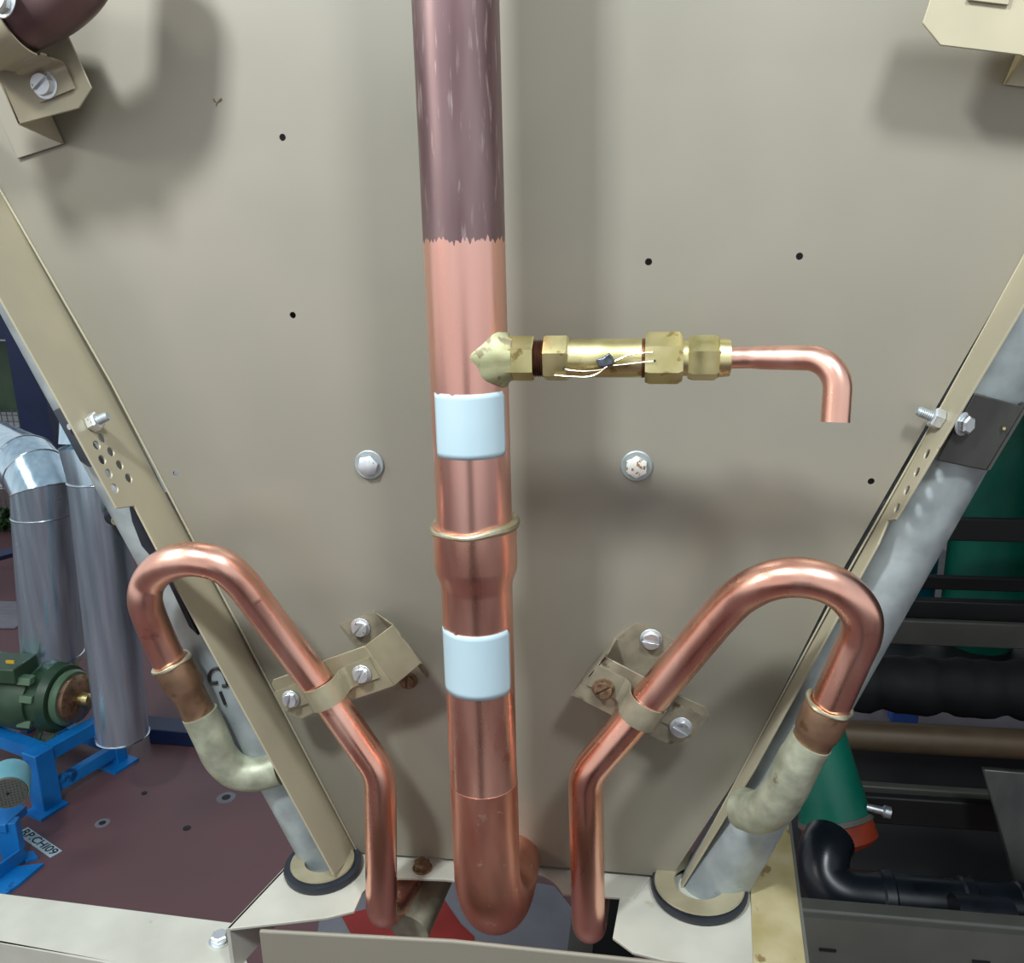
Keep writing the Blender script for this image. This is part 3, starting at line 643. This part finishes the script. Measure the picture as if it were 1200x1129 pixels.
# front rail
ZR = .826
rail = thing('base_rail', atz(300, 1100, ZR), 'beige horizontal base rail across the bottom of the frame', 'frame')
MB().prism([atz(x, y, ZR) for x, y in [(-60, 1040), (0, 1047), (276, 1082), (290, 1129), (292, 1160), (260, 1150), (0, 1106), (-60, 1097)]], (0, 0, -.003)).build('rail_top', DECKM, rail, smooth=False, bevel=.001)
A = [atz(x, y, ZR) for x, y in [(-60, 1097), (0, 1106), (292, 1160)]]
b = MB()
for i in range(len(A)-1): b.prism([A[i], A[i+1], A[i+1]+Vector((0, 0, -.08)), A[i]+Vector((0, 0, -.08))], (0, .003, 0))
b.build('rail_face', DECKM, rail, smooth=False)
Y0_ = .60; MB().prism([at(303, 1092, Y0_), at(530, 1104, Y0_), at(740, 1126, Y0_), at(960, 1148, Y0_), at(960, 1148, Y0_)+Vector((0, 0, -.10)), at(303, 1092, Y0_)+Vector((0, 0, -.10))], (0, .004, 0)).build('rail_channel', PAINT, rail, smooth=False, bevel=.0015)
p = atz(258, 1103, ZR); rbt = thing('rail_bolt', p, 'zinc hex bolt and washer on the lower rail by the deck corner', 'bolt')
MB().lathe(p, (0, 0, 1), [(0, .011), (.0014, .011)], 24).build('washer', ZINC, rbt); MB().hexa(p+Vector((0, 0, .0014)), (0, 0, 1), .007, .0085, .2, .15).build('head', ZINC, rbt)

# ------------------------------------------------------------------ chiller body behind (coils, fan deck, next bay)
coil(hla.x-.01, .90, hlb.x-.13, 2.07, 'condenser_coil', 'finned condenser coil running back from the left header')
coil(hra.x+.01, .90, hrb.x+.24, 2.07, 'condenser_coil', 'finned condenser coil running back from the right header')
coil(1.55, .90, .62, 2.07, 'condenser_coil', 'finned coil of the neighbouring bay on the right, out of the picture')
tag(MB().bx((-1.0, .80, 2.1), (1.7, 3.1, 2.14)).build('fan_deck', PAINT), 'beige fan deck roofing the coils, above the picture', 'panel')
for x in (1.95,):
    tag(MB().bx((x, .8, 0), (x+.05, 4.2, 2.1)).build('side_screen', BEAM_D), 'dark side screen beyond the right-hand bay', 'panel')

tag(MB().bx((-1.0, 3.08, .80), (.8, 3.1, 2.1)).build('far_end_panel', PAINT), 'far end panel of the coil section, hidden behind the near one', 'panel')
# ------------------------------------------------------------------ background right
def hbeam(name, x0, x1, yt, yb, Y, dep, m, lab, cat='beam', grp=None, x_ref=None):
    xr = x_ref or (x0+x1)/2; A = at(xr, yt, Y); B = at(xr, yb, Y); X0 = at(x0, yt, Y).x; X1 = at(x1, yt, Y).x
    o = MB().bx((X0, Y, B.z), (X1, Y+dep, A.z)).build(name, m, bevel=.004)
    return tag(o, lab, cat, grp)
def hpipe(name, x0, x1, yc, r, Y, m, lab, n=1, jit=0, cat='pipe'):
    xr = (x0+x1)/2; c = at(xr, yc, Y); X0 = at(x0, yc, Y).x; X1 = at(x1, yc, Y).x; N = 40; P = []; R = []
    for k in range(N+1):
        P.append(Vector((X0+(X1-X0)*k/N, Y, c.z+jit*math.sin(k*.8)*.4))); R.append(r+jit*math.sin(k*1.3+1)*math.cos(k*.37))
    return tag(MB().tube(P, R, 28).build(name, m), lab, cat)
def vessel(px, y, Y, r, m, lab, z0=0, z1=1.35):
    c = at(px, y, Y); t = thing('pressure_vessel', Vector((c.x, Y, z0)), lab, 'tank', 'upright vessels behind the beams')
    MB().lathe((c.x, Y, z0), (0, 0, 1), [(0, r*.7), (.06, r), (z1-z0-.08, r), (z1-z0, r*.6)], 36).build('shell', m, t)
    MB().lathe((c.x, Y, z0+.45), (0, 0, 1), [(0, r*1.02), (.02, r*1.02)], 36).build('weld_band', m, t)
vessel(1168, 590, 3.2, .14, GREEN, 'tall green vessel behind the right-hand beams', z1=1.5)
vessel(1275, 590, 3.2, .13, GREEN, 'green vessel at the right edge behind the beams', z1=1.5)
vessel(1064, 665, 3.3, .10, TEALB, 'blue-green vessel left of the tall green one', z1=.98)
hbeam('frame_beam', 1040, 1330, 609, 636, 2.6, .02, BEAM_D, 'topmost black beam on the right, just below the steel bracket', grp='dark beams on the right')
hbeam('frame_beam', 1010, 1330, 678, 694, 2.7, .02, BEAM_D, 'thin dark beam second from the top on the right', grp='dark beams on the right')
hbeam('frame_beam', 1000, 1330, 707, 729, 2.36, .03, BEAM_D, 'dark upper ledge of the grey beam on the right')
hbeam('frame_beam', 980, 1330, 731, 760, 2.3, .02, BEAM, 'grey beam crossing behind the right copper bend')
hpipe('insulated_pipe', 940, 1330, 806, .066, 2.0, FOAM, 'lumpy black foam-insulated pipe above the rusty pipe', jit=.006)
hbeam('wall_sheet', 960, 1330, 826, 866, 2.5, .02, GREY_L, 'lilac-grey sheet glimpsed between the black and rusty pipes', 'sheet')
hbeam('junction_box', 1046, 1078, 832, 850, 2.4, .05, DBLUE, 'small blue box under the black insulated pipe', 'box')
hpipe('brown_pipe', 930, 1330, 869, .031, 1.75, RPIPE, 'brown rust-spotted horizontal pipe on the right')
hbeam('frame_beam', 960, 1180, 925, 942, 1.75, .02, BEAM, 'grey ledge below the brown pipe')
hbeam('frame_beam', 980, 1330, 943, 975, 1.7, .02, BEAM_D, 'dark channel below the grey ledge')
# green drum with orange flange and black elbow
c = at(958, 905, 1.6); t = thing('green_drum', c-Vector((0, 0, .1)), 'green cylinder ending in an orange primed ring on the right', 'tank')
p0 = at(950, 850, 1.70); axis = (at(980, 965, 1.62)-p0).normalized()
MB().lathe(p0, axis, [(0, .062), (.185, .070)], 36).build('shell', GREEN, t)
MB().lathe(p0+axis*.18, axis, [(0, .072), (.010, .075), (.016, .064)], 36).build('rim', BEAM, t)
plabel(MB().lathe(p0+axis*.192, axis, [(0, .070), (.035, .073), (.045, .062)], 36).build('primed_ring', ORANGE, t), 'orange primed ring')
el_ = thing('black_elbow', at(965, 1020, 1.45), 'black wet-looking pipe elbow and run at the lower right', 'pipe')
P = spline([at(972, 985, 1.50), at(966, 1000, 1.47), at(966, 1028, 1.44), at(988, 1048, 1.42), at(1030, 1054, 1.42), at(1120, 1062, 1.42), at(1320, 1078, 1.42)], 8)
MB().tube(P, .046, 32).build('tube', DARKP, el_)
for x, y in ((1030, 1055), (1125, 1063), (1190, 1069)):
    q = at(x, y, 1.42); MB().lathe(q, (1, 0, -.0), [(0, .047), (.004, .052), (.02, .052), (.024, .047)], 32).build('joint_collar', DARKP, el_)
tag(MB().tube([at(1118, 1080, 1.35), at(1185, 1086, 1.35)], .045, 28).build('rubber_coupling', BLACK), 'black rubber coupling on the lower right pipe', 'coupling')
hbeam('frame_beam', 925, 1330, 1082, 1108, 1.25, .03, BEAM, 'grey slotted frame beam at the lower right')
for x in (968, 1140):
    q = at(x, 1113 if x < 1000 else 1120, 1.25)
ob = MB().bx(at(925, 1112, 1.24)+Vector((0, 0, -.05)), at(1330, 1108, 1.24)+Vector((0, .02, 0))).build('frame_lip', BEAM); tag(ob, 'grey lip below the slotted beam', 'beam')
for x, y in ((970, 1114), (1150, 1128)):
    q = at(x, y, 1.238); k = MB().box(q, (.013, 0, 0), (0, .001, 0), (0, 0, .0022)).build('slot', INK, ob)
cb = thing('control_cabinet', at(1180, 1040, 1.55), 'dark grey slanted cabinet face at the right edge', 'cabinet')
MB().prism([at(1151, 901, 1.6), at(1320, 915, 1.6), at(1320, 1060, 1.5), at(1192, 1050, 1.5)], (.0, .01, 0)).build('body', DSTEEL, cb, bevel=.004)
MB().prism([at(1165, 908, 1.592), at(1300, 920, 1.592), at(1300, 1000, 1.54), at(1192, 985, 1.54)], (.0, .006, 0)).build('door', GREY_L, cb, bevel=.002) if False else None
b = MB().lathe(at(1015, 946, 1.6), (1, -.1, -.15), [(0, .007), (.03, .008), (.034, .012), (.045, .012)], 16).build('drain_cock', ZINC); tag(b, 'small shiny drain cock beside the green cylinder', 'valve')
tag(MB().bx((.36, 1.3, .0), (1.6, 4.2, .01)).build('drip_tray', BEAM_D), 'dark drip tray on the floor under the right-hand pipework', 'tray')

refl_box = thing('reflection_box', Vector((-.05, -.8, 0)), 'added dark box behind the viewpoint, out of view, darkening the riser reflection', 'cabinet')  # added unseen box, gives the riser a dark centre reflection
MB().bx((-.24, -1.0, 0), (.14, -.62, 1.22)).build('body', BEAM_D, refl_box, bevel=.01)
for x_ in (-.145, .045): MB().bx((x_-.088, -.62, .08), (x_+.088, -.605, 1.16)).build('door', BEAM_D, refl_box, bevel=.004)  # door-shaped slabs on the added box
# ------------------------------------------------------------------ background left
# clad pipes
def vtube(t, px, yb, Y, ztop, r, m, name='cladding', z0=None):
    c = at(px, yb, Y); z0 = c.z if z0 is None else z0
    MB().tube([Vector((c.x, Y, z0+(ztop-z0)*k/4)) for k in range(5)], r, 48).build(name, m, t); return c
Y1 = 2.15
c1 = at(62, 768, Y1); t1 = thing('clad_pipe', c1, 'shiny metal-clad pipe with an elbow, standing on the green pump', 'pipe', 'metal-clad insulated pipes')
r1 = .083
zE = at(54, 575, Y1).z
zS = at(56, 602, Y1).z
c1t = at(52, 602, Y1)
b = MB().tube([Vector((c1.x, Y1, c1.z)), Vector((c1t.x, Y1, zS))], r1, 48).build('cladding_section', CLAD, t1)
ph = Vector((-1, .75, .0)).normalized()
e0 = Vector((c1t.x, Y1, zS)); e1 = Vector((c1t.x+.01, Y1, zE)); e2 = e1+Vector((0, 0, .04))+ph*.045; e3 = e2+Vector((0, 0, .018))+ph*.06; e4 = e3+ph*.6
def mitre(P, r, m, names, t):
    # mitred segments with shared joint planes
    n = len(P); u0 = None
    for i in range(n-1):
        d = (P[i+1]-P[i]).normalized(); u, v = perp(d); seg = 48; b = MB(); rings = []
        for j in (i, i+1):
            if 0 < j < n-1: nn = ((P[j]-P[j-1]).normalized()+(P[j+1]-P[j]).normalized()).normalized()
            else: nn = d
            ring = []
            for k in range(seg):
                a = 2*math.pi*k/seg; q = P[i]+(u*math.cos(a)+v*math.sin(a))*r; s = (P[j]-q).dot(nn)/d.dot(nn); ring.append(q+d*s)
            rings.append(ring)
        b.v = rings[0]+rings[1]; b.f = [(k, (k+1) % seg, seg+(k+1) % seg, seg+k) for k in range(seg)]+[tuple(reversed(range(seg))), tuple(range(seg, 2*seg))]
        b.build('elbow_gore', m, t)
        if j < n-1: MB().tube(rings[1]+[rings[1][0]], .0022, 6, cap=False).build('seam', SEAM, t)
mitre([e0, e1, e2, e3, e4], r1, CLAD, None, t1)
for z in (c1.z+.002, zS): 
    P = [Vector(((c1.x if z < zS-.1 else c1t.x)+math.cos(a)*(r1+.0005), Y1+math.sin(a)*(r1+.0005), z)) for a in [2*math.pi*k/40 for k in range(41)]]
    MB().tube(P, .0024, 6, cap=False).build('seam', SEAM, t1)
Y2 = 1.86; c2 = at(144, 862, Y2); c2t = at(113, 562, Y2); t2 = thing('clad_pipe', c2, 'taller shiny metal-clad pipe with an open lower end, nearest the copper bend', 'pipe', 'metal-clad insulated pipes')
r2 = .0635; zj = at(105, 562, Y2).z
MB().tube([Vector((c2.x, Y2, c2.z)), Vector((c2t.x, Y2, zj))], r2, 48).build('cladding_section', CLAD, t2)
MB().tube([Vector((c2t.x, Y2, zj)), Vector((c2t.x-.01, Y2, at(100, 520, Y2).z))], r2-.001, 48).build('cladding_section', CLAD, t2)
MB().tube([Vector((c2t.x-.01, Y2, at(100, 520, Y2).z)), Vector((c2t.x-.01, Y2+.02, at(100, 470, Y2).z)), Vector((c2t.x-.02, Y2+.4, at(100, 450, Y2).z))], r2-.004, 48).build('cladding_section', CLAD, t2)
for z in (c2.z+.002, zj):
    P = [Vector(((c2.x if z < zj-.1 else c2t.x)+math.cos(a)*(r2+.0005), Y2+math.sin(a)*(r2+.0005), z)) for a in [2*math.pi*k/40 for k in range(41)]]
    MB().tube(P, .0022, 6, cap=False).build('seam', SEAM, t2)
q = at(134, 604, Y2-r2); MB().lathe(q, (.4, -.9, 0), [(-.02, .020), (.012, .020), (.014, .014), (.022, .013)], 24).build('port_rim', BLACK, t2)
plabel(MB().lathe(at(137, 607, Y2-r2-.012), (.4, -.9, 0), [(0, .009), (.02, .010), (.03, .008)], 16).build('brass_port', BRASS, t2), 'brass port')
# pump
pump = thing('centrifugal_pump', atz(60, 885, .1), 'dark green finned motor and pump under the elbowed clad pipe', 'pump')
pa = Vector((1, -.10, -.02)).normalized(); pc0 = at(-20, 806, 2.08); 
MB().lathe(pc0-pa*.1, pa, [(0, .085), (.16, .088), (.2, .098), (.27, .10), (.31, .085)], 40).build('motor_body', PUMPG, pump)
u, v = perp(pa)
for k in range(24):
    a = 2*math.pi*k/24; d = u*math.cos(a)+v*math.sin(a); e = pa.cross(d)
    if k % 2 == 0:
        MB().box(pc0+pa*.03+d*.094, pa*.055, e*.004, d*.012).build('cooling_fin', PUMPL, pump)
for z_, x_ in ((.05, 15), (.0, 35)):
    pass
for x, y in ((30, 797), (32, 818), (30, 847)):
    q = at(x, y, 1.99); MB().box(q, (.022, -.002, 0), (0, .012, 0), (0, .004, .009)).build('casting_lug', PUMPL, pump, bevel=.002)
tb = MB().box(at(10, 783, 2.02), (.055, 0, 0), (0, .05, 0), (0, 0, .022)).build('terminal_box', PUMPG, pump, bevel=.004)
MB().box(at(12, 776, 1.965), (.012, 0, 0), (0, .002, 0), (0, 0, .004)).build('warning_tag', YTAG, tb)
pv = at(64, 815, 2.08)
MB().lathe(pv-pa*.035, pa, [(0, .07), (.02, .098), (.055, .102), (.075, .09)], 44).build('volute', PUMPG, pump)
MB().lathe(pv+pa*.045, pa, [(0, .078), (.012, .080), (.02, .074)], 40).build('suction_flange', PUMPL, pump)
rf = plabel(MB().lathe(pv+pa*.06, pa, [(0, .066), (.02, .068), (.03, .05)], 40).build('rusty_flange', COPPER_B, pump), 'rust-brown flange')
MB().lathe(pv+pa*.088, pa, [(0, .02), (.03, .018), (.034, .01)], 24).build('shaft_nut', BRASS, rf)
MB().tube([Vector((c1.x, Y1-.03, pv.z+.04)), Vector((c1.x, Y1, c1.z-.02))], [.05, .055], 32).build('discharge_neck', PUMPG, pump)
MB().lathe(Vector((c1.x, Y1, c1.z-.026)), (0, 0, 1), [(0, .072), (.006, .078), (.018, .078), (.02, .07)], 40).build('discharge_flange', YELL, pump)
fq = at(52, 878, 2.02)
for dx in (-.03, .03):
    MB().prism([fq+Vector((dx-.012, 0, 0)), fq+Vector((dx+.016, -.02, 0)), fq+Vector((dx*.4+.006, .03, .07)), fq+Vector((dx*.4-.004, .03, .07))], (0, .008, 0)).build('foot', PUMPL, pump)
MB().box(fq+Vector((0, .02, -.003)), (.07, 0, 0), (0, .045, 0), (0, 0, .004)).build('foot_plate', PUMPL, pump)
# blue skid
sk = thing('pump_skid', atz(60, 955, 0), 'bright blue welded steel skid under the green pump', 'stand')
A0 = atz(56, 945, 0); A1 = atz(140, 893, 0); zt = at(60, 880, A0.y).z
dS = (A1-A0); dS.z = 0; L = dS.length; e1_ = dS.normalized(); e2_ = Vector((-e1_.y, e1_.x, 0))
hw_ = .020
def post(c, z1, nm='leg', m=BLUE, w=.022): return MB().box(Vector((c.x, c.y, z1/2)), e1_*w, e2_*w, (0, 0, z1/2)).build(nm, m, sk, bevel=.003)
post(A0, zt, w=.028); post(A1, zt*.98, w=.018)
for A in (A0, A1): MB().box(Vector((A.x, A.y, .004))-e1_*.012-e2_*.012, e1_*.042, e2_*.036, (0, 0, .004)).build('foot_plate', BLUE, sk)
MB().box((A0+A1)/2+Vector((0, 0, .045)), e1_*(L/2), e2_*.013, (0, 0, .018)).build('lower_rail', BLUE, sk, bevel=.002)
MB().box((A0+A1)/2+Vector((0, 0, zt-.023)), e1_*(L/2+.02), e2_*.019, (0, 0, .02)).build('top_rail', BLUE, sk, bevel=.002)
B0 = A0+e2_*.42; B1 = A1+e2_*.42
for B in (B0, B1): post(B, zt, w=.018)
MB().box((B0+B1)/2+Vector((0, 0, zt-.023)), e1_*(L/2+.02), e2_*.019, (0, 0, .02)).build('top_rail', BLUE, sk)
MB().box(A0+e2_*.21+e1_*.02+Vector((0, 0, zt-.0245)), e2_*.21, e1_*.018, (0, 0, .02)).build('cross_rail', BLUE, sk)
MB().box(A1+e2_*.21+Vector((0, 0, .05)), e2_*.21, e1_*.014, (0, 0, .018)).build('cross_rail', BLUE, sk)
# long far blue channel on floor
tag(MB().prism([atz(176, 872, .0)+Vector((0, 0, 0)), atz(330, 884, 0), atz(330, 868, .0), atz(176, 855, .0)], (0, 0, .05)).build('floor_channel', NAVY, bevel=.003), 'dark blue steel channel on the floor behind the taller clad pipe', 'beam')
# second motor, grille facing us
m2 = thing('fan_cooled_motor', atz(0, 1030, 0), 'teal electric motor with a dark perforated fan cover at the left edge', 'motor')
gc = at(9, 930, 1.62); ga = Vector((.50, -.86, -.12)).normalized(); gr = .046
MB().lathe(gc-ga*.075, ga, [(0, gr*.6), (.004, gr*.95), (.068, gr*1.02), (.073, gr*.97)], 40).build('fan_cowl', TEAL, m2)
cutm = MB(); u, v = perp(ga)
for i in range(-5, 6):
    for j in range(-5, 6):
        if 0 < i*i+j*j < 26: cutm.lathe(gc+u*i*.0074+v*j*.0074-ga*.004, ga, [(0, .0024), (.02, .0024)], 6)
fg = plabel(MB().lathe(gc-ga*.002, ga, [(0, gr*.94), (.003, gr*.90)], 40).build('fan_grille', BEAM, m2, cut=cutm), 'dark perforated grille')
MB().lathe(gc-ga*.012, ga, [(0, gr*.9), (.002, gr*.9)], 30).build('fan_disc', INK, m2)
MB().lathe(gc, ga, [(0, .004), (.003, .003)], 12).build('hub_cap', INK, fg)
s2 = thing('motor_stand', atz(20, 1030, 0), 'bright blue steel stand under the teal motor at the left edge', 'stand')
f0 = atz(50, 1020, 0); q = atz(18, 1010, 0)
zt2 = at(10, 962, q.y).z
MB().box(Vector((q.x, q.y, zt2/2)), (.024, .006, 0), (-.004, .014, 0), (0, 0, zt2/2)).build('leg', BLUE, s2, bevel=.002)
MB().box(Vector((q.x-.08, q.y+.02, zt2-.01)), (.09, 0, 0), (0, .04, 0), (0, 0, .012)).build('top_plate', BLUE, s2, bevel=.002)
MB().prism([atz(52, 1015, .0), atz(22, 1040, .0), atz(-60, 1100, .0), atz(-60, 1055, .0), atz(10, 1020, 0)], (0, 0, .008)).build('foot_plate', BLUE, s2)
MB().prism([atz(30, 1008, .008), atz(-40, 1060, .008), atz(-40, 1060, .008)+Vector((0, 0, .035)), atz(30, 1008, .008)+Vector((0, 0, .035))], (-.004, .012, 0)).build('stiffener', BLUE, s2)
MB().prism([atz(30, 1012, 0), atz(45, 1008, 0), atz(40, 1000, 0), atz(20, 1003, 0)], (0, 0, .007)).build('foot_plate', BLUE, s2)
# floor label
fa, fb = atz(26, 974, 0), atz(66, 1002, 0); d = (fb-fa); d.z = 0; ln = d.length; d.normalize(); nn = Vector((-d.y, d.x, 0)); 
lc = (fa+fb)/2; wd = .0155
lab = tag(MB().box(Vector((lc.x, lc.y, .001)), d*(ln/2), nn*wd, (0, 0, .0008)).build('floor_label', STICK), 'narrow white floor label with black lettering beside the blue stand', 'label')
fc = bpy.data.curves.new('lettering', 'FONT'); fc.body = 'RP.CHI09'; fc.align_x = 'CENTER'; fc.align_y = 'CENTER'; fc.size = 1; fc.offset = .015
tmp = bpy.data.objects.new('lettering', fc); S.collection.objects.link(tmp)
dg = bpy.context.evaluated_depsgraph_get(); me = bpy.data.meshes.new_from_object(tmp.evaluated_get(dg)); bpy.data.objects.remove(tmp)
me.materials.append(INK); xs = [vv.co.x for vv in me.vertices]; sc = ln*.92/(max(xs)-min(xs))
me.transform(Matrix.Diagonal((sc, sc*.78, 1, 1))); lt = bpy.data.objects.new('lettering', me); S.collection.objects.link(lt)
lt.parent = lab; R3 = Matrix((d, nn, Vector((0, 0, 1)))).transposed().to_4x4(); R3.translation = Vector((lc.x, lc.y, .0022))-Vector(lab['_w']); lt.matrix_local = R3
# container, posts, fence, hedge
tag(MB().bx(at(-200, 640, 4.6)*Vector((1, 1, 0)).length*0+Vector((at(-300, 480, 4.5).x, 4.5, at(0, 483, 4.5).z)), Vector((at(26, 480, 4.5).x, 4.6, at(0, 400, 4.5).z))).build('storage_container', PUMPG), 'dark green container box at the left edge behind the navy post', 'container')
for x0, x1, Yy, lb in ((31, 66, 4.0, 'navy steel post behind the elbowed clad pipe'), ):
    a, b_ = at(x0, 540, Yy), at(x1, 540, Yy); tag(MB().bx((a.x, Yy, 0), (b_.x, Yy+.1, 2.0)).build('steel_post', NAVY), lb, 'post')
a, b_ = at(-200, 400, 4.2), at(70, 380, 4.2); tag(MB().bx((a.x, 4.2, at(0, 398, 4.2).z), (b_.x+.6, 4.26, at(0, 350, 4.2).z)).build('steel_beam', NAVY), 'navy cross beam above the green panel at the left edge', 'beam')
b = MB(); xa = at(-120, 560, 4.45).x; xb = at(150, 560, 4.45).x; z0, z1 = at(0, 632, 4.45).z, at(0, 480, 4.45).z
x = xa
while x < xb: b.bx((x, 4.45, z0), (x+.004, 4.454, z1)); x += .035
z = z0
while z < z1: b.bx((xa, 4.446, z), (xb, 4.45, z+.004)); z += .035
o = tag(b.build('mesh_fence', BEAM, smooth=False), 'square wire mesh fence behind the clad pipes', 'fence'); 
hb = MB(); random.seed(7)
for k in range(1500):
    px = random.uniform(-60, 34); py = random.uniform(597, 636); q = at(px, py, random.uniform(4.1, 4.3)); s = .025
    a = Vector((random.uniform(-1, 1), random.uniform(-1, 1), random.uniform(-1, 1))).normalized()*s; c_ = Vector((random.uniform(-1, 1), random.uniform(-1, 1), random.uniform(-1, 1))).normalized()*s*.6
    n_ = len(hb.v); hb.v += [q-a, q+c_, q+a, q-c_]; hb.f.append((n_, n_+1, n_+2, n_+3))
tag(hb.build('hedge', LEAF, smooth=False), 'low dark green hedge below the wire mesh at the left edge', 'hedge', kind='stuff')
a, b_ = at(-60, 668, 3.4), at(24, 645, 3.4)
tag(MB().tube([a, b_+(b_-a)*.3], .022, 4).build('guard_rail', NAVY, smooth=False), 'sloping blue rail at the left edge beside the elbowed clad pipe', 'rail')
q0, q1 = atz(-30, 728, 0), atz(60, 700, 0)
b = MB()
for k in range(26):
    t_ = k/25; p = atz(-30+70*t_, 722, 0); b.bx((p.x, p.y-.13, .002), (p.x+.008, p.y+.13, .008))
for k in range(7):
    p = atz(5, 708+4*k, 0); b.bx((atz(-30, 715, 0).x, p.y, .002), (atz(28, 715, 0).x, p.y+.008, .009))
tag(b.build('drain_grating', GREY_L, smooth=False), 'pale mesh grating lying on the red floor at the left edge', 'grating')

for o in bpy.data.objects:
    if '_w' in o: del o['_w']
for m in bpy.data.materials:
    if '_out' in m: del m['_out']
